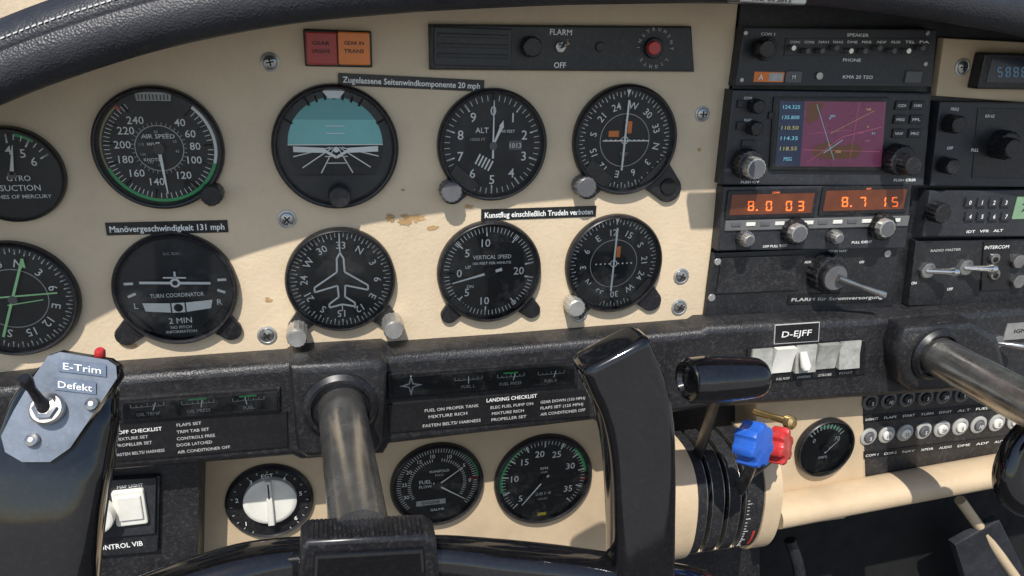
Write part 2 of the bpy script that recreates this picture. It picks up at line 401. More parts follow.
def card(D,rot,r0=0.86,r1=0.97,rn=0.7,H=0.145,names=True):
    D.ticks(0,355,71,r0+0.04,r1,0.012,WHITE); D.ticks(0,350,35,r0,r1,0.02,WHITE)
    L=['N','3','6','E','12','15','S','21','24','W','30','33']
    D.nums([(L[i],i*30+rot) for i in range(12)],rn,H,True)
def d_nav(vx,hy,rot,top):
    def fn(D,E,T):
        card(D,rot)
        D.ring(0.52,0.535,0,360,DIMW)
        D.poly([(-0.05,1.0),(0.05,1.0),(0,0.88)],WHITE,4)
        for i in(-4,-3,-2,-1,1,2,3,4):
            D.disc(0.02,WHITE,2,i*0.1,0,10)
            if top: D.disc(0.02,WHITE,2,0,i*0.1,10)
        D.ring(0.06,0.08,0,360,WHITE)
        if top: D.poly([(-0.36,0.07),(-0.14,0.07),(-0.14,0.19),(-0.36,0.19)],ORANGE,2)
        D.poly([(0.04,0.14),(0.13,0.14),(0.13,0.38),(0.04,0.38)],ORANGE,2)
        D.poly([(-0.1,-0.24),(0.1,-0.24),(0,-0.38)],KGREY,2)
        E.line((vx-0.02,-0.6),(vx+0.02,0.8),0.04,WHITE)
        if top: E.line((-0.5,hy),(0.5,hy),0.025,WHITE,3)
    return fn
def d_adf(D,E,T):
    card(D,15,names=True,H=0.16)
    D.ring(0.56,0.575,0,360,DIMW)
    E.line((-0.28,-0.72),(0.28,0.78),0.045,GNEON); E.line((-0.1,-0.1),(0.5,-0.02),0.02,GNEON,3)
    E.poly([(0.22,0.64),(0.31,0.60),(0.3,0.8)],GNEON,3)
    E.line((-0.2,0.06),(0.75,0.1),0.03,GNEON,3); E.disc(0.08,KGREY,4)
def d_turn(D,E,T):
    D.t('TURN COORDINATOR',0,-0.12,0.085,Wd=0.95); D.t('2 MIN',0,-0.64,0.12); D.t('NO PITCH',0,-0.78,0.06); D.t('INFORMATION',0,-0.87,0.06)
    D.t('L',-0.74,-0.3,0.12); D.t('R',0.74,-0.3,0.12)
    D.t('D.C. ELEC.',0,0.7,0.05,m=DIMW)
    for sg in(-1,1):
        D.line((sg*0.74,0.14),(sg*0.9,0.14),0.05,WHITE); D.line((sg*0.72,-0.06),(sg*0.86,-0.12),0.05,WHITE)
    E.poly([(-0.62,-0.24),(-0.14,-0.27),(-0.14,-0.46),(-0.58,-0.41)],WHITE,0)
    E.poly([(0.62,-0.24),(0.14,-0.27),(0.14,-0.46),(0.58,-0.41)],WHITE,0)
    E.rect(-0.115,-0.465,0.115,-0.27,WHITE,0)
    E.disc(0.08,DIAL,1,0,-0.367,20)
    E.line((-0.62,0.17),(0.62,0.10),0.05,WHITE); E.disc(0.09,WHITE,3,0,0.14,20); E.disc(0.05,DIAL,4,0,0.14,16)
    E.line((-0.2,0.25),(0.2,0.23),0.03,WHITE); E.line((0,0.14),(0.01,0.36),0.035,WHITE)
def d_dg(D,E,T):
    card(D,32,0.84,0.97,0.72,0.15)
    D.ring(0.975,0.995,0,360,DIALG)
    o=[(0,0.58),(0.065,0.46),(0.075,0.18),(0.52,-0.12),(0.52,-0.22),(0.075,-0.1),(0.06,-0.34),(0.25,-0.48),(0.25,-0.56),(0,-0.5)]
    pts=o+[(-x,y) for x,y in o[::-1]]
    for i in range(len(pts)): E.line(pts[i],pts[(i+1)%len(pts)],0.035,WHITE)
    E.line((0,0.58),(0,0.97),0.025,WHITE,3); E.line((0,-0.5),(0,-0.64),0.02,WHITE,3)
    for a in(45,-45,90,-90,135,-135): D.ticks(a,a+.01,1,0.98,1.0,0.06,WHITE,3)
def d_vsi(D,E,T):
    D.ticks(-90,80,34,0.84,0.95,0.014,WHITE); D.ticks(-90,-260,34,0.84,0.95,0.014,WHITE)
    D.ticks(-90,80,4,0.76,0.95,0.03,WHITE); D.ticks(-90,-260,4,0.76,0.95,0.03,WHITE)
    D.nums([('0',-90),('5',-48),('10',-8),('5',-132),('10',-172)],0.63,0.17); D.t('20',0.62,-0.0,0.17)
    D.t('VERTICAL SPEED',0.05,0.32,0.085,Wd=0.8); D.t('100 FEET PER MINUTE',0.05,0.19,0.055,Wd=0.8)
    D.t('UP',-0.45,0.12,0.07); D.t('DN',-0.4,-0.3,0.07)
    E.line((0.25,0.06),(-0.78,-0.2),0.07,WHITE,w2=0.02); E.disc(0.12,KNOB,3)
def d_flow(D,E,T):
    D.ticks(-130,130,65,0.86,0.96,0.012,WHITE); D.ticks(-120,-10,22,0.62,0.7,0.014,WHITE); D.ticks(10,120,22,0.62,0.7,0.014,WHITE)
    D.ring(0.97,1.0,20,85,GREEN); D.ticks(85,86,1,0.8,0.98,0.04,RED)
    D.nums([('30',-110),('25',-84),('20',-58),('15',-32),('10',-8),('10',22),('5',55),('0',88)],0.78,0.1)
    D.t('FUEL',-0.28,0.1,0.1); D.t('FLOW',-0.28,-0.03,0.08); D.t('GAL/HR',0,-0.7,0.07); D.t('MANIFOLD',0.05,0.36,0.07)
    D.t('PRESS',0.05,0.25,0.06,m=DIMW)
    D.poly([(-0.5,-0.56),(0.2,-0.56),(0.2,-0.42),(-0.5,-0.42)],DIMW,2); D.t('ENGINE',-0.15,-0.49,0.09,m=DIAL)
    E.line((-0.1,0.07),(0.66,-0.46),0.05,WHITE,w2=0.015); E.line((0,0),(0.6,0.42),0.04,WHITE,w2=0.015); E.disc(0.1,KNOB,3)
def d_tach(D,E,T):
    D.ticks(-135,135,54,0.86,0.95,0.012,WHITE); D.ticks(-135,135,10,0.8,0.95,0.028,WHITE)
    D.ring(0.92,0.99,-105,-30,GREEN); D.ring(0.92,0.99,45,85,GREEN); D.ring(0.86,0.98,95,98,RED)
    D.nums([('5',-130),('10',-82),('15',-42),('20',-10),('25',24),('30',66),('35',118)],0.66,0.16)
    D.t('RPM',0,0.28,0.07); D.t('X100',0,0.18,0.05)
    D.poly([(-0.22,-0.42),(0.22,-0.42),(0.22,-0.3),(-0.22,-0.3)],DIALG,2); D.t('2814',0,-0.36,0.08,DIMW,Wd=0.36,lv=4,bold=0)
    D.t('HOURS',0,-0.5,0.05,m=DIMW)
    D.line((-0.1,-0.9),(0.1,-0.9),0.08,YEL,3)
    E.line((0.1,0.12),(-0.48,-0.58),0.045,WHITE,w2=0.02); E.disc(0.1,KNOB,3)
def d_small(D,E,T):
    D.ticks(-50,50,10,0.7,0.88,0.04,WHITE); D.ring(0.74,0.84,-20,40,GREEN); D.t('AMPS',0,-0.4,0.11); D.t('0',-0.45,0.3,0.17); D.t('70',0.45,0.3,0.17)
    E.line((0.0,-0.2),(0.5,0.28),0.07,WHITE,w2=0.02); E.disc(0.14,KNOB,3)

# ================================================================ build
m=M('ground'); m.add([(-900,-900,-1.7),(900,-900,-1.7),(900,900,-1.7),(-900,900,-1.7)],[(0,1,2,3)],CONC); single(m,'pale concrete apron under the aircraft, added to bounce light upward','ground',kind='structure')  # apron sheet added as bounce fill from below, to brighten shadows and metals
m=M('firewall'); m.box(-500,-150,1500,900,-0.14,-0.10,HOLE)
single(m,'dark bulkhead behind the instrument panel','bulkhead',kind='structure')
m=M('floor')
z0=W(900,640,0.05).z-0.12
m.add([(-0.9,-0.9,z0),(1.3,-0.9,z0),(1.3,0.098,z0),(-0.9,0.098,z0)],[(0,1,2,3)],CARPET); single(m,'dark carpeted cockpit floor in the footwell','floor',kind='structure')

# --- cream flight panel
m=M('flight_instrument_panel')
m.ppoly([(-140,-20),(-150,402),(60,376),(300,359),(500,345),(702,328),(707,285),(722,170),(740,-10)],-0.002,0.004,CREAM,0.0015)
for cx,cy,a,b in((412,221,13,7),(393,219,7,6),(64,292,9,10),(433,228,6,4),(130,345,9,4),(212,203,6,4),(515,212,8,4),(470,207,5,3),(268,300,4,3),(404,190,3,2),(700,150,3,2)):
    for kk in range(3):
        pts=[]; ox=random.uniform(-.6,.6)*a; oy=random.uniform(-.5,.5)*b
        for i in range(22):
            t=2*math.pi*i/22; q=random.uniform(0.3,0.75); pts.append((cx+ox+a*q*math.cos(t),cy+oy+b*q*math.sin(t)))
        m.pflat(pts,0.0042+kk*0.00012,WORN)
single(m,'cream painted metal flight instrument panel with worn brown chips','instrument panel')

# --- glareshield
def interp(tab,x):
    for i in range(len(tab)-1):
        if x<=tab[i+1][0]:
            a,b=tab[i],tab[i+1]; t=(x-a[0])/(b[0]-a[0]); return a[1]+(b[1]-a[1])*t
    return tab[-1][1]
edge=[(-260,262),(-150,182),(-60,131),(0,105),(60,81),(150,52),(230,34),(310,21),(430,11),(560,5),(700,3),(830,6),(920,18),(1024,36),(1120,60),(1250,100),(1400,150)]
T=Thing('glareshield',W(512,0,0.02),'curved black leather glareshield pad with stitched seam above the panel','glareshield')
pad=T.part('padded_cover')
st=[]; x=-260
while x<=1400: st.append(x); x+=18
HG=0.085
B=[W(x,sum(interp(edge,x+k)for k in(-30,-15,0,15,30))/5,HG) for x in st]
prof=[(0.085,0.020),(0.02,0.010),(-0.004,0.003),(-0.010,0.0),(-0.017,0.001),(-0.022,0.006),(-0.0242,0.012),(-0.0238,0.018),(-0.0215,0.0225),(-0.0192,0.0235),(-0.0194,0.0252),(-0.0168,0.0305),(-0.010,0.036),(0.0,0.0395),(0.03,0.042),(0.08,0.042),(0.2,0.035),(0.45,0.0)]
vs=[];fs=[];k=len(prof)
for b in B:
    for y,z in prof: vs.append((b.x,b.y+0.012+y,b.z+z))
for i in range(len(B)-1):
    for j in range(k-1):
        a=i*k+j; fs.append((a,a+k,a+k+1,a+1)[::-1])
pad.add(vs,fs,LEATHER)
stt=T.part('stitching')
for i in range(len(B)-1):
    for q in range(3):
        a=B[i].lerp(B[i+1],q/3+0.04); b=B[i].lerp(B[i+1],q/3+0.25)
        n2=Vector((0,-0.8,0.6)); off=Vector((0,0.012-0.0181,0.0282))+n2*0.0005; u=Vector((0,0.6,0.8))*0.00045
        a=a+off;b=b+off
        stt.add([a-u,b-u,b+u,a+u],[(0,1,2,3)],DIMW)
T.end()
m=M('compass_bracket'); m.box(740,-14,808,4,0.098,0.112,STEEL,0.002,0.001); m.ptext('CAL 09.2012',772,0,0.1125,3,DIAL,40)
single(m,'brushed metal compass bracket on the glareshield edge','bracket')

# --- screws
def screw(px,py,rp,hb=0.004,label='worn silver cross-head panel screw in cup washer',mm=STEEL):
    m=M('panel_screw'); c=W(px,py,hb); R=rp*mpx(px,py,hb)[1]
    m.lathe(c,(0,-1,0),[(R,0),(R*0.97,0.0008),(R*0.8,0.0012),(R*0.7,0.0008)],ALU,28,cap1=False)
    m.lathe(c,(0,-1,0),[(R*0.7,0.0006),(R*0.66,0.0014),(R*0.4,0.0020),(R*0.1,0.0022)],mm,28)
    a=random.uniform(0,90); D=Dial(m,c,R,hb+0.0022)
    for q in(a,a+90): m.line(D.A(0.42,q),D.A(0.42,q+180),R*0.14,hb+0.0025+(0.0001 if q>a else 0),HOLE)
    single(m,label,'screw','screws fixing the instrument panel')
for p in((270,62,10),(287,219,9),(267,335,9),(579,314,8),(681,276,8),(679,307,8),(702,114,8)): screw(*p)

# --- warning lights
T=Thing('annunciator_light',W(338,48,0.004),'two-part warning light, red and orange lenses side by side','warning light')
p=T.part('housing'); p.box(304,30,372,67,0.004,0.007,BEZ,0.001,0.0008)
p=T.part('red_lens','dull red unlit lens'); p.box(306,32,337,65,0.007,0.0115,LAMPR,0.001,0.0008)
for i,s_ in enumerate(('GEAR','UNSAFE')): p.ptext(s_,321,43+i*8,0.0117,4,DIAL,18)
p=T.part('orange_lens','bright orange lens'); p.box(338,32,370,65,0.007,0.0115,LAMPO,0.001,0.0008)
for i,s_ in enumerate(('GEAR IN','TRANS')): p.ptext(s_,354,43+i*8,0.0117,4,DIAL,20)
T.end()

# --- label tapes
def tape(x0,y0,x1,y1,th,s_,h=0.004,lab='black embossed label strip with white German lettering',name='label_strip',ink=None,fh=1.0):
    m=M(name); ca=W(x0,y0,h);cb=W(x1,y1,h); a=Vector((ca.x,ca.z));b=Vector((cb.x,cb.z)); t=(b-a).normalized();q=Vector((-t.y,t.x))
    H=th*mpx((x0+x1)/2,y0,h)[1]/2
    m.prism([a-q*H,b-q*H,b+q*H,a+q*H],h,h+0.0005,LAB)
    c=(a+b)/2; m.text(s_,c.x,c.y,h+0.0008,H*fh,ink or WHITE,(b-a).length*0.94,math.degrees(math.atan2(t.y,t.x)),0.018)
    single(m,lab,'label')
tape(338,79,484,86,12,'Zugelassene Seitenwindkomponente 20 mph',h=0.0045,lab='black label strip with crosswind limit text above altimeter')
tape(106,229,228,226,12.5,'Manövergeschwindigkeit 131 mph',lab='black label strip with manoeuvring speed text')
tape(481,215,596,211,11,'Kunstflug einschließlich Trudeln verboten',lab='black label strip forbidding aerobatics and spins')

# --- gauges
gauge('suction_gauge',14,174,47,'black round gyro suction gauge with white scale','gauge',d_suction,fr=0.93)
gauge('airspeed_indicator',160,148,61,'round airspeed dial with green and white arcs','flight instrument',lambda D,E,T:(d_asi(D,E,T),gknob(T,211,196,11,0.004,0.012)))
gauge('attitude_indicator',336,147,62,'artificial horizon with teal sky half and knob','flight instrument',d_att)
gauge('altimeter',492,145,56,'black altimeter dial with white numerals and two hands','flight instrument',lambda D,E,T:(d_alt(D,E,T),lug(T,452,192,13),gknob(T,452,193,11,0.006,0.012,KGREY)))
gauge('course_deviation_indicator',624,140,55,'navigation course dial with compass ring and orange flag','flight instrument',lambda D,E,T:(d_nav(-0.02,0.0,100,True)(D,E,T),lug(T,587,187,13),gknob(T,587,188,11,0.006,0.012,KGREY),lug(T,667,188,15),gknob(T,669,187,8,0.006,0.003,HOLE,0)))
gauge('radio_compass_indicator',15,298,56,'round bearing dial with bright green needles','flight instrument',d_adf)
gauge('turn_coordinator',177,288,55,'dark turn coordinator with white aeroplane symbol and ball','flight instrument',lambda D,E,T:(d_turn(D,E,T),lug(T,127,334,11),lug(T,231,329,11)),face=DIALG)
gauge('heading_indicator',341,279,51,'gyro compass dial with white aeroplane outline','flight instrument',lambda D,E,T:(d_dg(D,E,T),lug(T,297,326,9),lug(T,392,322,9),gknob(T,297,339,10,0.004,0.020,ALU),gknob(T,394,331,10,0.004,0.020,ALU)),fr=0.93)
gauge('vertical_speed_indicator',489,271,50,'vertical speed dial with needle near zero','flight instrument',lambda D,E,T:(d_vsi(D,E,T),lug(T,449,314,9),lug(T,531,309,9)),fr=0.92)
gauge('course_deviation_indicator',613,263,48,'second course dial with compass ring and orange flag','flight instrument',lambda D,E,T:(d_nav(-0.02,0.02,-125,False)(D,E,T),lug(T,577,305,12),gknob(T,577,309,9,0.006,0.012,ALU),lug(T,650,300,11)),fr=0.92)

# --- alarm panel
T=Thing('alarm_switch_panel',W(562,46,0.004),'long black alarm switch panel with red push button','switch panel')
p=T.part('faceplate'); p.ppoly([(429,24),(692,26),(695,72),(430,70)],0.004,0.009,BMET,0.0015)
p=T.part('blank_slot_cover'); p.box(434,28,512,66,0.009,0.0105,BPLATE,0.001,0.0005)
for i in range(3): p.box(438,34+i*10,508,38+i*10,0.0105,0.0115,BMET,0,0.0004)
p=T.part('knob'); p.knob(533,47,11,0.009,0.009,KNOB,14)
p=T.part('toggle_switch'); p.knob(561,47,6,0.009,0.002,STEEL,6); c=W(561,47,0.011); p.lathe(c,(0.1,-0.8,0.25),[(0.0012,0),(0.0018,0.012),(0.001,0.0135)],CHROME,14)
p=T.part('red_push_button'); p.knob(655,48,10.5,0.009,0.003,BEZ); p.knob(655,48,7,0.012,0.004,REDK)
p=T.part('lettering'); p.ptext('FLARM',561,32,0.0093,6,WHITE,22)
p=T.part('lettering'); p.ptext('OFF',560,65,0.0093,6,WHITE,12)
p=T.part('lettering'); D=Dial(p,W(655,48,0.009),0.0105,0.009)
for i,ch in enumerate('INSTRUMENT LIGHTS '):
    a=i*20-90; x,z=D.A(1.2,a); p.text(ch,x,z,0.0093,0.0024,DIMW,rot=-a)
p=T.part('lamp_lens'); p.knob(601,47,5,0.009,0.002,BEZ)
T.end()

# ================================================================ avionics
m=M('avionics_rack'); m.ppoly([(742,-20),(1200,-20),(1200,340),(702,332),(708,285),(724,170)],-0.02,0.002,BMET,0.001); single(m,'black painted metal rack holding the radio stack','rack')
def buttons(T,lst,h,m,name='push_button',hh=0.0015):
    for x0,y0,x1,y1 in lst:
        p=T.part(name); p.box(x0,y0,x1,y1,h,h+hh,m,0.0006,0.0005)
T=Thing('audio_control_panel',W(838,56,0.002),'black audio selector panel with row of small switches','radio')
p=T.part('faceplate'); p.ppoly([(744,27),(938,29),(932,87),(735,86)],0.002,0.014,BPLATE,0.0012)
hf=0.0142
p.ppoly([(786,38),(930,38),(928,56),(784,56)],0.0135,hf+0.0004,BMET,0.0003)
p=T.part('rotary_knob'); p.knob(768,49,12,0.014,0.004,BMET,0); p.knob(768,49,10,0.018,0.009,KNOB,12)
for i in range(10):
    x=794+i*14.4; q=T.part('toggle_switch'); q.knob(x,49+(2 if i%3 else -1),3.0,0.0144,0.006,KGREY if i%4 else CHROME)
p=T.part('lettering')
for i,s_ in enumerate(('COM1','COM2','NAV1','NAV2','DME','MKR','ADF','AUX','TEL','PA')): p.ptext(s_,795+i*14.4,42,hf+0.0006,2.6,WHITE,10)
p.ptext('SPEAKER',858,35,hf+0.0002,3.2,WHITE,22); p.ptext('PHONE',852,60,hf+0.0006,3.2,WHITE,18); p.ptext('KMA 20 TSO',858,77,hf,3.4,WHITE,30)
p.ptext('COM 1',768,34,hf,3,WHITE,14); p.ptext('A',761,77,hf+0.0006,6,WHITE); p.ptext('M',794,77,hf+0.002,4,WHITE)
p=T.part('marker_lamp'); p.box(754,72,784,82,0.014,0.0142,ORANGE); p.box(769,73,783,81,0.0142,0.0144,DIMW)
buttons(T,[(786,71,802,83),(906,71,922,83)],0.014,KGREY,hh=0.0015)
q=T.part('jack_socket'); q.knob(820,76,4,0.014,0.002,STEEL); 
for x,y in((746,33),(928,33),(742,80),(926,64)):
    q=T.part('screw'); q.knob(x,y,2.2,0.014,0.0008,ALU)
T.end()

T=Thing('navigation_display_unit',W(830,138,0.002),'black colour moving map navigator with knobs and buttons','navigator')
p=T.part('faceplate'); p.ppoly([(733,90),(932,93),(924,186),(722,185)],0.002,0.016,BPLATE,0.0015)
p.ppoly([(774,97),(889,97),(884,172),(769,171)],0.0155,0.0172,BEZ,0.0008)
p=T.part('screen'); sc=[(780,101),(886,102),(881,167),(775,166)]; p.pflat(sc,0.0174,SCRP)
p.pflat([(780,101),(805,101),(800,166),(775,166)],0.0177,SCRD)
def Sx(u,v): return (780+106*u-5*v, 101+65*v)
p.pflat([Sx(*q) for q in((0.34,0.72),(0.48,0.62),(0.62,0.7),(0.74,0.64),(0.82,0.75),(0.75,0.88),(0.5,0.9),(0.36,0.86))],0.0176,SCRK)
p.pflat([Sx(*q) for q in((0.26,0.03),(0.42,0.03),(0.36,0.3),(0.27,0.36))],0.0176,SCRK)
for (a,b,c_,e,mm,w) in((0.3,0.95,0.62,0.55,SCRM,0.0003),(0.62,0.55,0.98,0.4,SCRM,0.0004),(0.35,0.05,0.55,0.9,SCRC,0.00025),(0.25,0.75,0.98,0.78,SCRM,0.0003),(0.75,0.03,0.7,0.9,SCRM,0.00025),(0.45,0.8,0.62,0.6,SCRC,0.0004),(0.5,0.5,0.9,0.15,SCRY,0.0002),(0.3,0.5,0.7,0.45,SCRM,0.0002)):
    A=W(*Sx(a,b),0.0179);Bq=W(*Sx(c_,e),0.0179); p.line((A.x,A.z),(Bq.x,Bq.z),w,0.0179,mm)
for i in range(9):
    A=Sx(random.uniform(.35,.92),random.uniform(.12,.9)); p.ptext(random.choice(('EDQ','EDNY','KZU','H','R 3','VOR')),A[0],A[1],0.0181,2,random.choice((SCRC,SCRY,SCRM)))
p=T.part('screen_text')
for i,(s_,mm) in enumerate((('124.325',SCRC),('135.800',SCRC),('110.50',SCRY),('114.35',SCRC),('118.55',SCRY),('MSG',SCRC))):
    q=Sx(0.115,0.09+i*0.16); p.ptext(s_,q[0],q[1],0.018,3.8,mm,17 if len(s_)>3 else 8,bold=0.0)
p=T.part('cover_glass'); p.pflat([(777,99),(888,100),(883,170),(772,169)],0.0190,GLASS)
p=T.part('lettering')
for i,s_ in enumerate(('COM','VLOC','NAV')): p.ptext(s_,748,98+i*22,0.0162,2.6,WHITE,8)
p.ptext('PUSH CRSR',905,180,0.0162,2.6,WHITE,22); p.ptext('PUSH C/V',750,182,0.0162,2.4,WHITE,18)
for (x,y) in ((760,107),(758,129)):
    q=T.part('rotary_knob'); q.knob(x,y,7.5,0.016,0.009,KNOB,12)
q=T.part('rotary_knob','large worn metal-edged concentric knob'); q.knob(751,165,15,0.016,0.010,KNOB,20); q.knob(757,169,11,0.026,0.008,ALU,16,capm=KGREY)
q=T.part('rotary_knob','large black concentric knob'); q.knob(904,161,15,0.016,0.012,KNOB,20); q.knob(914,166,10,0.028,0.010,KNOB,16)
buttons(T,[(738,100,748,108),(737,122,747,130),(769,112,774,119),(742,140,756,147)],0.016,BMET)
for r_ in range(3):
    for c_ in range(2):
        x=896+c_*16-r_*1.5; y=101+r_*14
        q=T.part('push_button'); q.box(x,y,x+12,y+9,0.016,0.0175,BMET,0.0006,0.0005); q.ptext(('CDI','OBS','MSG','FPL','VNV','PRC')[r_*2+c_],x+6,y+4.5,0.0177,2.6,WHITE,8)
T.end()

SEG={'8':'abcdefg','0':'abcdef','3':'abcdg','1':'bc','5':'acdfg','7':'abc'}
def seg7(p,ch,px,py,h,wp,hp_,mt,t=1.3):
    if ch=='.': p.box(px-wp*0.5-1,py+hp_/2-1.6,px-wp*0.5+0.8,py+hp_/2,h-0.0002,h,mt); return
    x0,x1=px-wp/2,px+wp/2; y0,y1=py-hp_/2,py+hp_/2
    S_={'a':(x0+.6,y0,x1-.6,y0+t),'g':(x0+.6,py-t/2,x1-.6,py+t/2),'d':(x0+.6,y1-t,x1-.6,y1),'f':(x0,y0+.5,x0+t,py-.5),'b':(x1-t,y0+.5,x1,py-.5),'e':(x0,py+.5,x0+t,y1-.5),'c':(x1-t,py+.5,x1,y1-.5)}
    for s_ in SEG[ch]: p.box(*S_[s_],h-0.0002,h,mt)
T=Thing('radio_transceiver',W(815,215,0.002),'navigation and communication radio with two orange digit displays','radio')
p=T.part('faceplate'); p.ppoly([(724,187),(912,184),(906,248),(718,251)],0.002,0.015,BPLATE,0.0012)
for k_,(x0,y0,x1,y1,s_) in enumerate(((727,190,817,218,'8.0 03'),(821,186,909,214,'8.7 15'))):
    p=T.part('digit_display'); p.box(x0,y0,x1,y1,0.015,0.0165,BEZ,0.001,0.0006); p.box(x0+4,y0+4,x1-4,y1-4,0.0165,0.0167,DISPD)
    xx=x0+24
    for ch in s_:
        if ch==' ': xx+=8; continue
        if ch=='.': seg7(p,'.',xx-3,(y0+y1)/2+2,0.0171,6,10,AMBER); xx+=6; continue
        seg7(p,ch,xx,(y0+y1)/2+2,0.0171,6.0,10,AMBER); xx+=12
    p.ptext('COMM' if k_==0 else 'NAV',(x0+x1)/2+4,y0+2.6,0.0169,2.0,AMBER,bold=0.0)
p=T.part('button_bar'); p.ppoly([(726,221),(910,216),(908,226),(725,231)],0.015,0.0165,GBAR,0.0005)
for i in range(12): p.box(732+i*14.5,223-i*0.4,741+i*14.5,226.5-i*0.4,0.0165,0.0173,WPLAS if i%2 else KGREY,0,0.0003)
p=T.part('lettering'); p.ptext('OFF PULL TEST',775,246,0.0153,2.4,WHITE,24)
p=T.part('lettering'); p.ptext('PULL IDENT',862,242,0.0153,2.4,WHITE,20)
for (x,y,R_) in((748,240,8),(798,233,13),(838,238,7),(886,228,13)):
    q=T.part('rotary_knob'); q.knob(x,y,R_,0.0165,0.007,KNOB if R_>10 else STEEL,16); q.knob(x+2,y+1,R_*0.7,0.0235,0.006,ALU,12,capm=KGREY)
T.end()

T=Thing('intercom_selector_plate',W(805,280,0.002),'black plate with big rotary lever switch','switch panel')
p=T.part('faceplate'); p.ppoly([(714,253),(898,246),(892,312),(705,318)],0.002,0.008,BMET,0.001)
p=T.part('cover_plate'); p.ppoly([(722,258),(806,255),(800,290),(716,294)],0.008,0.0095,VINYL,0.0006)
p=T.part('rotary_knob'); c,R=p.knob(833,275,19,0.008,0.012,KNOB,20); p.knob(836,278,14,0.02,0.006,KNOB,0,capm=KGREY)
p=T.part('lever'); a=W(838,278,0.028);b=W(884,295,0.034); p.sweep([a,a.lerp(b,0.5),b],[(0.003,0.003),(0.002,0.002),(0.0032,0.0022)],STEEL,12,4)
p=T.part('lettering'); p.ptext('COM NAV',838,251,0.0083,2.6,WHITE,18); p.ptext('AUX',808,262,0.0083,2.4,WHITE); p.ptext('OFF',862,262,0.0083,2.4,WHITE)
for x,y in((718,262),(712,298),(888,254)):
    q=T.part('screw'); q.knob(x,y,3.5,0.008,0.001,ALU)
T.end()
tape(788,299.5,885,296.5,9,'FLARM für Stromversorgung',h=0.0085,lab='small black label strip under rotary lever switch',ink=DIMW,fh=0.7)

T=Thing('digital_clock_unit',W(985,66,0.002),'tan framed digital timer with dark blue display','clock')
p=T.part('faceplate'); p.ppoly([(944,38),(1100,46),(1100,108),(936,96)],0.002,0.008,TAN,0.001)
p=T.part('housing'); p.box(981,54,1090,90,0.008,0.018,BEZ,0.002,0.0015)
p=T.part('digit_display'); p.box(989,59,1070,83,0.018,0.0184,SCRX)
for i,ch in enumerate('5888'): seg7(p,ch,1000+i*8,72,0.0188,5,10,LBLUE)
T.end(); screw(962,67,9,0.008)
T=Thing('distance_measuring_radio',W(985,142,0.002),'black radio face with two small and one large knob','radio')
p=T.part('faceplate'); p.ppoly([(940,102),(1100,104),(1095,188),(930,186)],0.002,0.014,BPLATE,0.0012)
p.ppoly([(978,108),(1090,110),(1090,180),(972,178)],0.0135,0.0146,BMET,0.0004)
for x,y,R_ in((960,125,9),(954,167,8),(1010,146,14)):
    q=T.part('rotary_knob'); q.knob(x,y,R_,0.014,0.012,KNOB,16)
    if R_>12: q.knob(x+4,y+3,10,0.026,0.009,KNOB,14)
p=T.part('lettering'); p.ptext('KN 62',990,116,0.0149,3,WHITE); p.ptext('FREQ',955,109,0.0143,3,WHITE); p.ptext('OFF',950,148,0.0143,3,WHITE); p.ptext('PULL',975,150,0.0149,3,WHITE)
T.end()
T=Thing('transponder',W(975,212,0.002),'dark transponder radio with buttons and green display','radio')
p=T.part('faceplate'); p.ppoly([(930,191),(1095,189),(1090,236),(922,237)],0.002,0.014,BPLATE,0.0012)
p=T.part('rotary_knob'); p.knob(944,214,10,0.014,0.011,KNOB,16)
for i in range(8):
    x=966+(i%4)*12; y=198+(i//4)*14; q=T.part('push_button'); q.box(x,y,x+9,y+9,0.014,0.0158,BPLATE,0.0006,0.0005); q.ptext(str(i),x+4.5,y+4.5,0.016,4,WHITE)
p=T.part('digit_display'); p.box(1015,196,1080,218,0.014,0.0145,LCD,0.001); p.ptext('7000',1038,207,0.0148,8,DIAL,32,bold=0.0)
p=T.part('lettering'); p.ptext('IDT   VFR   ALT',985,231,0.0143,2.6,WHITE,36)
T.end()
T=Thing('radio_switch_console',W(965,268,0.002),'black panel with chrome toggle switches and intercom lettering','switch panel')
p=T.part('faceplate'); p.ppoly([(916,241),(1090,238),(1085,302),(908,306)],0.002,0.010,BMET,0.001)
for x,y in((929,271),(967,268)):
    q=T.part('toggle_switch'); q.knob(x,y,8,0.010,0.004,STEEL,6); c=W(x,y,0.014); q.lathe(c,(0.75,-0.6,0.12),[(0.0022,-0.002),(0.003,0.014),(0.0048,0.019),(0.003,0.0225)],CHROME,18)
p=T.part('intercom_plate'); p.ppoly([(984,242),(1012,241),(1008,290),(981,291)],0.010,0.0112,LAB,0.0004); p.ptext('INTERCOM',997,247,0.0115,3.2,WHITE,24)
for y in(259,275):
    q=T.part('headphone_jack'); q.knob(996,y,5,0.011,0.003,STEEL); q.knob(996.5,y+1,2.5,0.0142,0.0005,HOLE)
p=T.part('lettering'); p.ptext('RADIO MASTER',946,250,0.0103,2.4,DIMW,30); p.ptext('ON',914,283,0.0103,2.6,WHITE); p.ptext('OFF',950,289,0.0103,2.6,WHITE)
for y in(262,282):
    q=T.part('headphone_jack'); q.knob(1020,y,7,0.010,0.005,STEEL,6)
T.end()

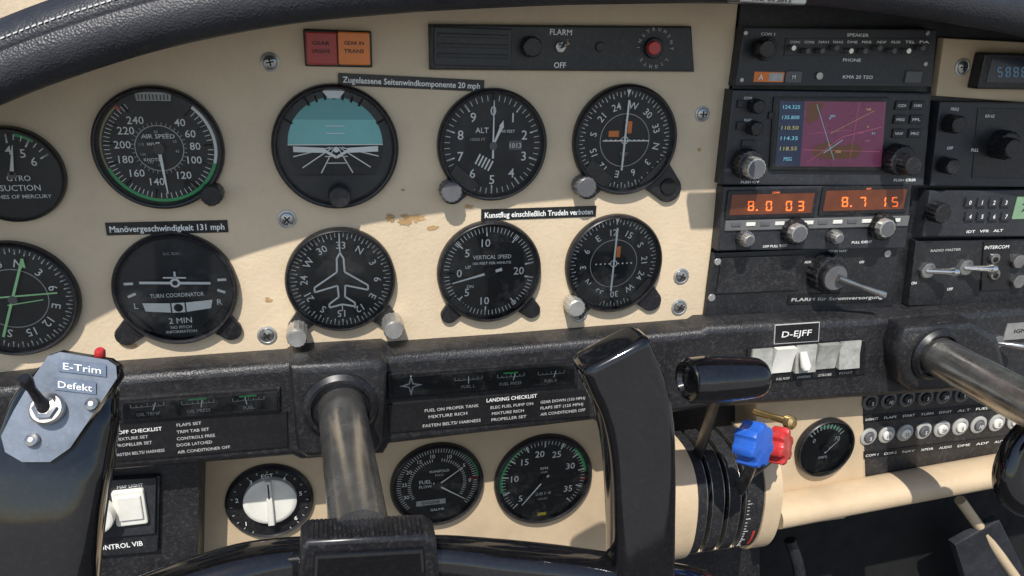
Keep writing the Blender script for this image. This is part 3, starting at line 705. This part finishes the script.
# ================================================================ crash pad
HS=0.030
m=M('lower_crash_pad')
m.ppoly([(-160,408),(60,381),(285,364),(292,359),(384,353),(390,356),(500,348),(702,331),(708,327),(905,317),(1150,300),(1150,382),(905,396),(705,410),(600,426),(595,422),(390,446),(384,456),(300,462),(292,458),(0,482),(-160,500)],-0.03,HS,VINYL,0.006,seg=3)
single(m,'black grained vinyl crash pad strip under the flight panel','dashboard trim')
def collar(px,py,poly,rp,lab,end=None):
    T=Thing('control_column_bearing',W(px,py,HS),lab,'bearing housing')
    p=T.part('housing'); p.ppoly(poly,HS-0.002,HS+0.018,VINYL,0.006,seg=3)
    q=T.part('collar_ring'); c=W(px,py,HS+0.026); c.y=-(HS+0.017); R=rp*mpx(px,py,HS+0.02)[1]
    q.lathe(c,(0,-1,0),[(R*1.25,0),(R*1.25,0.003),(R*1.1,0.006),(R,0.006),(R*0.95,0.002)],BEZ,40)
    T.end(); return c,R
cL,RL=collar(341,412,[(288,366),(382,360),(388,366),(384,444),(376,456),(306,460),(297,452),(290,380)],26,'black moulded housing around the pilot control shaft')
cR,RR_=collar(942,358,[(905,328),(975,322),(1000,338),(1010,376),(990,390),(915,394),(903,384),(898,348)],19,'black moulded housing around the copilot control shaft')

def strip(px0,py0,px1,py1,py0r,label,star=False,items=()):
    T=Thing('engine_gauge_cluster',W((px0+px1)/2,(py0+py1)/2,HS),label,'gauge')
    dy=py0r-py0
    p=T.part('housing'); p.ppoly([(px0,py0),(px1,py0+dy),(px1,py1+dy),(px0,py1)],HS-0.001,HS+0.003,BEZ,0.001)
    f=T.part('dial_face'); f.pflat([(px0+4,py0+4),(px1-4,py0+dy+4),(px1-4,py1+dy-4),(px0+4,py1-4)],HS+0.0033,DIAL)
    mk=T.part('dial_markings')
    for (x,kind,txt) in items:
        yy=(py0+py1)/2+dy*(x-px0)/(px1-px0); c=W(x,yy+14,HS+0.0033); D=Dial(mk,c,0.0125,HS+0.0033)
        if kind=='star':
            c=W(x,yy,HS+0.0033); D=Dial(mk,c,0.0085,HS+0.0033)
            D.poly([(0,1),(0.2,0.2),(1,0),(0.2,-0.2),(0,-1),(-0.2,-0.2),(-1,0),(-0.2,0.2)],DIMW,1); D.poly([(0,.5),(0.12,0.12),(.5,0),(0.12,-0.12),(0,-.5),(-0.12,-0.12),(-.5,0),(-0.12,0.12)],DIAL,2)
        else:
            for i in range(7): D.line((-0.8+i*0.27,1.02),(-0.8+i*0.27,1.22 if i%3==0 else 1.14),0.035,DIMW)
            if kind=='g': D.line((-0.45,1.28),(0.45,1.28),0.10,GREEN)
            D.line((-0.8,1.02),(0.82,1.02),0.03,DIMW)
            D.t(txt,0,0.6,0.2,DIMW); u=random.uniform(-.5,.5); D.line((u*0.6,0.8),(u,1.24),0.05,WHITE,4)
    g=T.part('cover_glass'); g.pflat([(px0+3,py0+3),(px1-3,py0+dy+3),(px1-3,py1+dy-3),(px0+3,py1-3)],HS+0.0046,GLASS)
    T.end()
strip(118,399,280,424,388,'dark glazed strip of small fuel and oil gauges with green bars',items=((150,'w','OIL TEMP'),(200,'g','OIL PRESS'),(250,'g','FUEL')))
strip(388,374,578,400,360,'dark glazed strip of fuel gauges with star emblem',items=((411,'star',''),(468,'w','FUEL L'),(510,'g','FUEL PRESS'),(550,'w','FUEL R')))
def placard(pp,lines,label,name='checklist_placard'):
    m=M(name); m.ppoly(pp,HS-0.001,HS+0.0015,LAB,0.0004)
    for s_,x,y,H,wd in lines: m.ptext(s_,x,y,HS+0.0018,H*0.8,WHITE if H>4 else DIMW,wd*0.96,bold=0.01,rot=0.6)
    single(m,label,'placard')
placard([(92,425),(287,411),(288,447),(90,464)],[('OFF CHECKLIST',140,430.5,4.6,46),('MIXTURE SET',132,438,3.8,34),('PROPELLER SET',134,444,3.8,38),('FASTEN BELTS/ HARNESS',140,452.5,3.8,52),
 ('FLAPS SET',189,424,3.8,26),('TRIM TAB SET',193,430.5,3.8,34),('CONTROLS FREE',196,437,3.8,40),('DOOR LATCHED',194.5,443.5,3.8,37),('AIR CONDITIONER OFF',204,449.5,3.8,55)],'black placard with white take-off checklist text')
placard([(388,405),(588,389),(590,416),(389,433)],[('LANDING CHECKLIST',512,398,4.6,52),('FUEL ON PROPER TANK',452,408,3.8,56),('MIXTURE RICH',448,415,3.8,40),('FASTEN BELTS/ HARNESS',452,423,3.8,60),
 ('ELEC FUEL PUMP ON',512,405.5,3.6,44),('MIXTURE RICH',508,412,3.6,33),('PROPELLER SET',509,418,3.6,36),('GEAR DOWN (150 MPH)',563,400,3.6,46),('FLAPS SET (125 MPH)',562,406,3.6,44),('AIR CONDITIONER OFF',563,412,3.6,46)],'black placard with white landing checklist text')

m=M('registration_placard'); m.ppoly([(775,325),(820,322),(819,341.5),(774,344.5)],HS,HS+0.0008,DIMW,0.0003); m.ppoly([(775.8,325.8),(819.2,322.9),(818.2,340.7),(774.8,343.6)],HS+0.0008,HS+0.0010,LAB); m.ptext('D-EJFF',797,333.3,HS+0.0013,6,WHITE,29,bold=0.005)
single(m,'small black registration plate reading D-EJFF with white border','placard')
T=Thing('switch_surround',W(810,360,HS),'black recessed frame holding the rocker switches','switch panel')
p=T.part('frame'); p.ppoly([(748,350),(866,340),(866,374),(746,384)],HS-0.001,HS+0.002,BEZ,0.0008)
p=T.part('lettering')
for i,s_ in enumerate(('MASTER','FUEL PUMP','LANDING','STROBE','PITOT')): p.ptext(s_,762+i*21,380.5-i*1.9,HS+0.0022,2.4,DIMW,13)
T.end()
for i in range(5):
    x=752+i*22; y=350-i*1.9
    m=M('rocker_switch'); a=R4(x,y,x+20,y+25,HS+0.005)
    zm=(a[1]+a[3])/2
    vs=[];h0=HS+0.002; up_=i in(1,3)
    for xx in(a[0],a[2]): vs+=[(xx,-h0,a[1]),(xx,-(h0+0.0018 if up_ else h0+0.0055),a[1]),(xx,-(h0+0.0026),zm),(xx,-(h0+0.0055 if up_ else h0+0.0018),a[3]),(xx,-h0,a[3])]
    m.add(vs,[(0,1,2,3,4),(9,8,7,6,5),(1,6,7,2),(2,7,8,3),(3,8,9,4),(0,5,6,1)],WPLAS if i==1 else GPLAS)
    single(m,'ivory plastic rocker switch' if i==1 else 'smoky translucent rocker switch','switch','ivory rocker switches')
m=M('toggle_switch'); c=W(803,352,HS+0.006); m.lathe(c,(0.05,-0.45,-0.8),[(0.0030,0),(0.0042,0.012),(0.0028,0.015)],WPLAS,16,cap0=True); single(m,'pale lever switch between rocker switches','switch')
m=M('toggle_switch'); m.knob(998,343,7,HS,0.004,STEEL,6); c=W(998,343,HS+0.004); m.lathe(c,(0.7,-0.6,0.05),[(0.0015,0),(0.0028,0.018),(0.0018,0.020)],CHROME,14); single(m,'chrome toggle switch on the black trim','switch')
m=M('label_plate'); m.box(1006,322,1060,338,HS,HS+0.001,ALU); m.ptext('IGNITION',1030,330,HS+0.0013,3.6,DIAL,30); single(m,'small metal switch label plate','label')

# ================================================================ lower panel (recessed under the crash pad)
LP=-0.028
m=M('lower_instrument_panel')
m.ppoly([(200,405),(612,375),(640,640),(196,640)],LP-0.02,LP,TAN,0.0012)
single(m,'cream lower instrument panel below the crash pad','instrument panel')
m=M('lower_side_panel')
m.ppoly([(-160,450),(201,420),(197,640),(-160,640)],-0.06,0.004,VINYL,0.002)
single(m,'black lower side panel beneath the crash pad','dashboard trim')
T=Thing('rotary_fuel_gauge_selector',W(270,500,LP),'round black selector with large white rotary knob','selector switch')
c=W(270,500,LP); R=36*mpx(270,500,LP)[1]
p=T.part('bezel'); p.lathe(c,(0,-1,0),[(R,0),(R,0.003),(R*0.94,0.005),(R*0.9,0.004)],BEZ,56)
p=T.part('dial_markings'); D=Dial(p,c,R*0.9,LP+0.0045); D.nums([('1',-130),('2',-75),('3',-30),('4',30),('5',75),('6',130)],0.82,0.13); D.ticks(-150,150,20,0.92,0.98,0.02,DIMW); D.t('EGT',0,0.85,0.12)
p=T.part('rotary_knob','wide ivory rotary knob with raised pointer bar'); k_,Rk=p.knob(270,503,22,LP+0.004,0.006,WPLAS,0)
p.prism([(k_.x-0.0026,k_.z-Rk*0.95),(k_.x+0.0026,k_.z-Rk*0.95),(k_.x+0.0022,k_.z+Rk*1.05),(k_.x-0.0022,k_.z+Rk*1.05)],LP+0.010,LP+0.0135,WPLAS,0.001)
p.line((k_.x,k_.z+Rk*0.3),(k_.x,k_.z+Rk*0.95),0.001,LP+0.0139,DIAL)
T.end()
gauge('manifold_pressure_gauge',437,483,40,'black manifold and fuel flow gauge with two needles','gauge',d_flow,hb=LP)
gauge('tachometer',543,478,43,'black tachometer with green arc and white numerals','gauge',d_tach,hb=LP)
T=Thing('light_switch_panel',W(125,515,0.004),'black switch panel with ivory rocker and round knob','switch panel')
p=T.part('faceplate'); p.ppoly([(70,482),(160,476),(158,552),(66,560)],0.004,0.008,BMET,0.001)
p.ppoly([(88,482),(156,478),(155,534),(86,540)],0.0075,0.0105,BPLATE,0.0008)
p=T.part('rocker_switch'); p.box(113,491,146,526,0.0105,0.0135,WPLAS,0.002,0.001); p.box(117,497,142,521,0.0135,0.0150,WPLAS,0.001,0.0008)
p=T.part('round_knob'); p.knob(94,521,15,0.0105,0.010,WPLAS,0)
p=T.part('lettering'); p.ptext('MAP LIGHT',130,486,0.0108,3,WHITE,26)
p=T.part('lettering'); p.ptext('CONTROL VIB',118,546,0.0083,5,WHITE,50)
T.end()

m=M('centre_lower_trim'); m.ppoly([(606,388),(760,378),(760,640),(630,640)],-0.08,-0.03,VINYL,0.001); single(m,'black trim behind the throttle quadrant','dashboard trim')
m=M('side_instrument_console'); m.ppoly([(756,398),(864,388),(868,500),(845,520),(775,530),(756,532)],-0.03,0.006,TAN,0.004); single(m,'cream panel section beside the throttle quadrant','instrument panel')
gauge('ammeter',823,446,27,'small round black gauge with white needle','gauge',d_small,hb=0.006)
m=M('lower_dash_rail')
a=W(772,512,0.02);b=W(900,488,0.02);c_=W(1150,442,0.02)
m.sweep([a,b,c_],[(0.012,0.018)]*3,TAN,20,6,2.4); single(m,'tan moulded rail along the lower dashboard edge','dashboard trim')
m=M('lower_right_fascia'); m.ppoly([(862,372),(1150,350),(1150,450),(866,482)],-0.03,0.006,VINYL,0.002); single(m,'black fascia carrying the circuit breakers','dashboard trim')

CBN=['5','10','15','5','20','5','10','5','7','10','5','3']
for row in range(2):
    for i in range(9):
        px=872+i*18.4-(0 if row==0 else 2); py=403-i*1.6+row*35-row*i*0.4
        hb=0.006
        m=M('circuit_breaker'); c=W(px,py,hb+0.003); c.y=-hb; R=7.3*mpx(px,py,hb)[1]
        m.lathe(c,(0,-1,0),[(R*1.05,0),(R*1.05,0.0012),(R*0.95,0.0018),(R*0.70,0.0018),(R*0.70,0.0008)],KGREY if row==0 else LGREY,28)
        m.lathe(c,(0,-1,0),[(R*0.58,0.0008),(R*0.58,0.003),(R*0.48,0.0036)],KNOB if row==0 else (WPLAS if i%3 else KGREY),24)
        D=Dial(m,c,R,hb+0.0038); D.t(CBN[i],0,0,0.45,WHITE if (row==0 or i%3==0) else DIAL)
        single(m,'round black push circuit breaker' if row==0 else 'pale push circuit breaker in light grey collar','circuit breaker','circuit breakers in two rows')
names=(('LIGHTS','FLAPS','START','TURN','PITOT','ALT','FUEL','RADIO','GEAR'),('COM 1','COM 2','NAV','XPDR','AUDIO','DME','ADF','AUTO','STROBE'))
for row in range(2):
    y0=(416,452)[row]; ye=(388,419.5)[row]; sl_=(1.75,1.95)[row]
    m=M('circuit_breaker_legend')
    m.ppoly([(864,y0),(1150,ye),(1150,ye+7),(864,y0+7)],0.0055,0.0066,LAB,0.0002)
    for i,s_ in enumerate(names[row]): m.ptext(s_,872+i*18.4,y0+3.0-i*sl_,0.0069,2.3,WHITE,12,bold=0.0)
    single(m,'black strip with white circuit breaker names','label')

# ================================================================ throttle quadrant
T=Thing('throttle_quadrant',W(722,480,0.0),'cream throttle quadrant with three slotted levers','throttle quadrant')
cc=W(724,492,0.03); Rq=0.052
xl=W(676,480,0.06).x; xr=W(778,480,0.06).x
def arcpt(x,R_,a,ky=1.0):
    c_=math.cos(rad(a)); s_=math.sin(rad(a))
    return (x,-(0.018+R_*math.copysign(abs(c_)**0.72,c_)*0.95),cc.z+R_*math.copysign(abs(s_)**0.85,s_))
def arcband(m,x0,x1,R_,a0,a1,mt,th=0.004):
    k=40; vs=[];fs=[]
    for i in range(k+1):
        a=a0+(a1-a0)*i/k
        vs+= [arcpt(x0,R_-th,a),arcpt(x0,R_,a),arcpt(x1,R_,a),arcpt(x1,R_-th,a)]
    for i in range(k):
        for j in range(4):
            p_=i*4+j;q=i*4+(j+1)%4; fs.append((p_,q,q+4,p_+4)[::-1])
    fs.append((0,1,2,3)); fs.append(tuple(k*4+j for j in(3,2,1,0)))
    m.add(vs,fs,mt)
w_=xr-xl
p=T.part('housing')
arcband(p,xl-0.002,xl+w_*0.20,Rq+0.001,-75,100,TAN,0.05); arcband(p,xr-w_*0.15,xr+0.002,Rq+0.001,-75,100,TAN,0.05)
arcband(p,xl+w_*0.20,xr-w_*0.15,Rq-0.014,-75,100,HOLE,0.02)
arcband(p,xl+w_*0.20,xr-w_*0.15,Rq-0.0015,-75,-42,TAN,0.02)
g=T.part('slotted_guide')
fr_=[0.20,0.30,0.35,0.46,0.51,0.62,0.67,0.85]
for i in range(0,8,2): arcband(g,xl+w_*fr_[i],xl+w_*fr_[i+1],Rq-0.001,-42,98,QBLK,0.012)
for i in range(1,7): arcband(g,xl+w_*fr_[i]-0.0002,xl+w_*fr_[i]+0.0002,Rq-0.0007,-40,98,STEEL,0.004)
sc_=T.part('scale_plate')
for i in range(18):
    a=-37+i*3.0
    arcband(sc_,xl+w_*0.69,xl+w_*(0.69+(0.02 if i%4 else 0.045)),Rq-0.0007,a,a+0.5,DIMW,0.0003)
arcband(sc_,xl+w_*0.79,xl+w_*0.81,Rq-0.0007,-36,-14,RED,0.0003)
def lever(fx,a0,tip,mt,kn,lab):
    p=T.part('lever',lab)
    x=xl+w_*fx; s0=Vector(arcpt(x,Rq-0.01,a0)); e=Vector(tip)
    p.sweep([s0,s0.lerp(e,0.5)+Vector((0,-0.003,0.002)),e],[(0.0014,0.005),(0.0014,0.0045),(0.0018,0.004)],STEEL if mt!=GLOSS else BMET,10,5,4,up=(0,-1,0.3))
    kn(p,e,mt)
def kT(p,e,mt):
    a=e+Vector((-0.024,-0.004,0.001)); b=e+Vector((0.022,-0.004,-0.001)); u=(b-a)/4
    k_=M('handle'); k_.sweep([a,a+u,a+u*2,a+u*3,b],[(0.0142,0.0142),(0.0150,0.0150),(0.0147,0.0147),(0.0140,0.0140),(0.0130,0.0130)],mt,32,5,2.1,up=(0,0,1)); 
    k_.lathe(a+Vector((0.001,0,0)),(-1,-0.15,0),[(0.0142,0),(0.0125,0.003),(0.010,0.0034),(0.0085,0.0005)],mt,28)
    p.subs.append(k_)
def kB(p,e,mt):
    k_=M('knob'); k_.lathe(e+Vector((-0.008,0.008,0)),(0.5,-0.82,0.2),[(0.010,0),(0.0155,0.0015),(0.0162,0.003),(0.0162,0.015),(0.0150,0.0175),(0.006,0.0180)],mt,112,0,cap0=True,lob=7,amp=0.15); p.subs.append(k_)
def kR(p,e,mt):
    k_=M('knob'); k_.lathe(e+Vector((-0.007,0.006,0)),(0.6,-0.75,0.2),[(0.007,0),(0.0130,0.0015),(0.0142,0.003),(0.0142,0.012),(0.0125,0.014),(0.005,0.0145)],mt,96,0,cap0=True,lob=6,amp=0.26); p.subs.append(k_)
tp=W(720,376,0.125)
lever(0.325,72,tp,GLOSS,kT,'throttle lever with black crosswise handle')
lever(0.645,20,W(757,446,0.112),BLUEK,kB,'propeller lever with blue lobed knob')
lever(0.645,34,W(782,447,0.086),REDK,kR,'mixture lever with red star-shaped knob')
fk=T.part('friction_knob','brass tipped friction lever'); c=W(786,421,0.07); fk.lathe(c,(0.3,-0.9,0.2),[(0.003,-0.03),(0.003,0.0),(0.0055,0.001),(0.0055,0.006),(0.003,0.008)],BRASS,20)
T.end()

# ================================================================ yokes
T=Thing('control_yoke',W(365,560,0.17),'glossy black pilot control yoke with two upright grips','control yoke')
sh=T.part('shaft','scuffed steel control shaft')
e=W(360,534,0.176)
RS=22.5*mpx(341,412,0.05)[1]
s0_=Vector((cL.x,-0.03,cL.z)); sv=e-s0_
sh.lathe(s0_,sv,[(RS*0.92,0),(RS*0.92,sv.length)],STEEL,48,cap0=True)
hub=T.part('hub','bulky black flat-topped centre hub block')
HF=0.192; HB=0.174
hp_=[(300,549),(307,542),(428,536),(437,542),(444,640),(294,640)]
hub.ppoly(hp_,HB,HF,KNOB,0.0025,seg=3)
hub.ppoly([(314,556),(424,550),(430,640),(310,640)],HF-0.001,HF+0.003,GLOSS,0.002)
rb=T.part('rubber_grip_strip')
for i in range(25):
    x=311+i*4.7; y=541.6-i*0.235; a=W(x,y,HF); b=W(x+2.7,y-0.13,HF)
    rb.prism([(a.x,a.z-0.001),(b.x,b.z-0.001),(b.x,b.z+0.0009),(a.x,a.z+0.0009)],HB+0.001,HF-0.002,KNOB,0.0004)
bar=T.part('crossbar')
def V(px,py,h): return W(px,py,h)
bar.sweep([V(-20,675,0.20),V(60,652,0.195),V(150,612,0.186),V(240,580,0.176),V(310,570,0.170),V(370,572,0.168)],[(0.018,0.014)]*4+[(0.018,0.012)]*2,GLOSS,28,6,3.0)
bar.sweep([V(700,600,0.185),V(640,590,0.183),V(570,580,0.178),V(500,573,0.173),V(430,568,0.170),V(370,572,0.168)],[(0.018,0.014)]*4+[(0.018,0.012)]*2,GLOSS,28,6,3.4)
gr=T.part('grip','black upright grip with blunt squared top')
gr.sweep([V(640,680,0.19),V(640,600,0.185),V(640,520,0.18),V(638,450,0.175),V(631,402,0.172),V(619,370,0.17),V(611,352,0.169)],[(0.0185,0.013),(0.0185,0.013),(0.0185,0.013),(0.0192,0.0135),(0.0202,0.014),(0.0208,0.014),(0.0205,0.014)],GLOSS,40,6,5.0,capk=0.3)
gl=T.part('grip','black upright grip carrying the trim switch')
gl.sweep([V(38,690,0.205),V(42,600,0.2),V(46,530,0.195),V(54,465,0.185),V(68,410,0.175),V(78,385,0.17)],[(0.0225,0.015),(0.0225,0.015),(0.023,0.015),(0.024,0.016),(0.022,0.014),(0.018,0.011)],GLOSS,32,6,3.4)
def hp(y): return 0.190+(y-350)*0.00013
outl=[(48,356),(60,352),(108,360),(116,366),(117,378),(100,404),(70,448),(50,462),(22,462),(5,452),(1,436),(14,410),(34,376)]
pl=T.part('switch_plate','silver-blue placard plate lettered with trim warning')
top=[W(x,y,hp(y)) for x,y in outl]; cen=sum(top,Vector())/13
bot=[v.lerp(cen,-0.05)+Vector((0,0.004,-0.002)) for v in top]; bot2=[v.lerp(cen,0.08)+Vector((0,0.018,-0.007)) for v in top]
k=13
pl.add(top,[tuple(range(k))[::-1]],GPLATE)
pl.add(top+bot+bot2,[(i,(i+1)%k,(i+1)%k+k,i+k) for i in range(k)]+[(i+k,(i+1)%k+k,(i+1)%k+2*k,i+2*k) for i in range(k)],GLOSS)
def on(px,py,dh=0.0007): return W(px,py,hp(py)+dh)
def ttext(mm,s_,px,py,Hp,mt,Wp,slope=0.0):
    vs,fs,w=tmesh(s_,0.005); vv=[]
    for a,b in vs:
        x=px+a/w*Wp; y=py-b/0.73*Hp+slope*(x-px); vv.append(on(x,y,0.0010))
    mm.add(vv,fs,mt)
for s_,x,y,hw,wd in (('E-Trim',82,368,24,38),('Defekt',75,386,21,34)):
    lt=T.part('label_tape','scuffed blue label tape with white lettering')
    lt.add([on(x-hw,y-6-hw*0.12),on(x-hw,y+6-hw*0.12),on(x+hw,y+6+hw*0.12),on(x+hw,y-6+hw*0.12)],[(0,1,2,3)],BTAPE)
    ttext(lt,s_,x,y,7,WHITE,wd,0.12)
axp=Vector((-0.05,-0.8,0.6)).normalized()
sw=T.part('toggle_switch'); c=on(48,409); sw.lathe(c,axp,[(0.0068,-0.001),(0.0068,0.0016),(0.006,0.0024),(0.0036,0.0024)],STEEL,28); sw.lathe(c,axp,[(0.0048,0.002),(0.0048,0.0042),(0.003,0.0046)],STEEL,6); sw.lathe(c+axp*0.003,Vector((-0.15,-0.35,0.92)),[(0.003,0),(0.0022,0.005),(0.0017,0.012),(0.0028,0.017),(0.0022,0.019)],KNOB,18)
for x,y in((32,440),(92,404)):
    s_=T.part('screw'); s_.lathe(on(x,y),axp,[(0.003,0),(0.0026,0.0012),(0.001,0.0018)],STEEL,18)
rb2=T.part('red_push_button'); rb2.lathe(W(100,358,0.185),(0.2,-0.3,0.9),[(0.0022,0),(0.0022,0.004),(0.0014,0.0052)],REDK,18)
T.end()

T=Thing('control_yoke',W(1000,420,0.15),'copilot control yoke with steel shaft and black grip','control yoke')
sh=T.part('shaft'); sh.lathe(Vector((cR.x,-0.03,cR.z)),(0,-1,0),[(RR_*0.88,0),(RR_*0.88,0.15)],STEEL,48,cap0=True)
hub=T.part('hub'); hub.lathe(Vector((cR.x,-0.175,cR.z)),(0,-1,0),[(0.018,0),(0.03,0.005),(0.03,0.03),(0.026,0.034)],GLOSS,40,cap0=True)
gr=T.part('grip'); gr.sweep([V(1100,560,0.15),V(1060,510,0.145),V(1022,500,0.14),V(1010,480,0.135),V(1018,450,0.13),V(1040,425,0.13)],[(0.012,0.010)]*6,GLOSS,24,6,2.6)
T.end()

T=Thing('rudder_pedal',W(960,560,-0.02),'dark metal rudder pedal bar in the shaded footwell','pedal')
p=T.part('pedal_plate'); p.ppoly([(955,545),(1000,520),(1040,600),(985,640)],-0.05,-0.04,BPLATE,0.002)
p=T.part('pedal_bar'); p.sweep([W(960,500,-0.05),W(1060,640,-0.03)],[(0.006,0.006)]*2,TAN,14,4,2)
T.end()
m=M('cable_duct'); m.sweep([W(790,540,-0.02),W(800,580,-0.01),W(790,640,0.0)],[(0.006,0.006)]*3,BMET,14,5,2); single(m,'black cable duct hanging under the dashboard','cable')

# ================================================================ camera, light, world
cam=bpy.data.cameras.new('camera'); co=bpy.data.objects.new('camera',cam); bpy.context.scene.collection.objects.link(co)
mw=Matrix(((rgt.x,upv.x,-fwd.x,C.x),(rgt.y,upv.y,-fwd.y,C.y),(rgt.z,upv.z,-fwd.z,C.z),(0,0,0,1)))
co.matrix_world=mw; cam.sensor_width=36; cam.lens=F/1024*36; cam.clip_start=0.01; cam.clip_end=2000
bpy.context.scene.camera=co
S=Vector((-0.22,-0.54,0.81)).normalized()
sl=bpy.data.lights.new('sun','SUN'); sl.energy=5.0; sl.angle=rad(0.53); sl.color=(1.0,0.96,0.90)
so=bpy.data.objects.new('sun',sl); bpy.context.scene.collection.objects.link(so)
so.rotation_euler=S.to_track_quat('Z','Y').to_euler(); so.location=(0,-1,2)
w=bpy.data.worlds.new('World'); bpy.context.scene.world=w; w.use_nodes=True
N=w.node_tree.nodes; L=w.node_tree.links
sk=N.new('ShaderNodeTexSky'); sk.sky_type='NISHITA'; sk.sun_disc=False; sk.sun_elevation=math.asin(S.z); sk.sun_rotation=math.atan2(S.x,S.y)
bg=N['Background']; L.new(sk.outputs[0],bg.inputs[0]); bg.inputs[1].default_value=0.14
sc=bpy.context.scene; sc.view_settings.view_transform='Standard'; sc.view_settings.look='None'; sc.view_settings.exposure=0
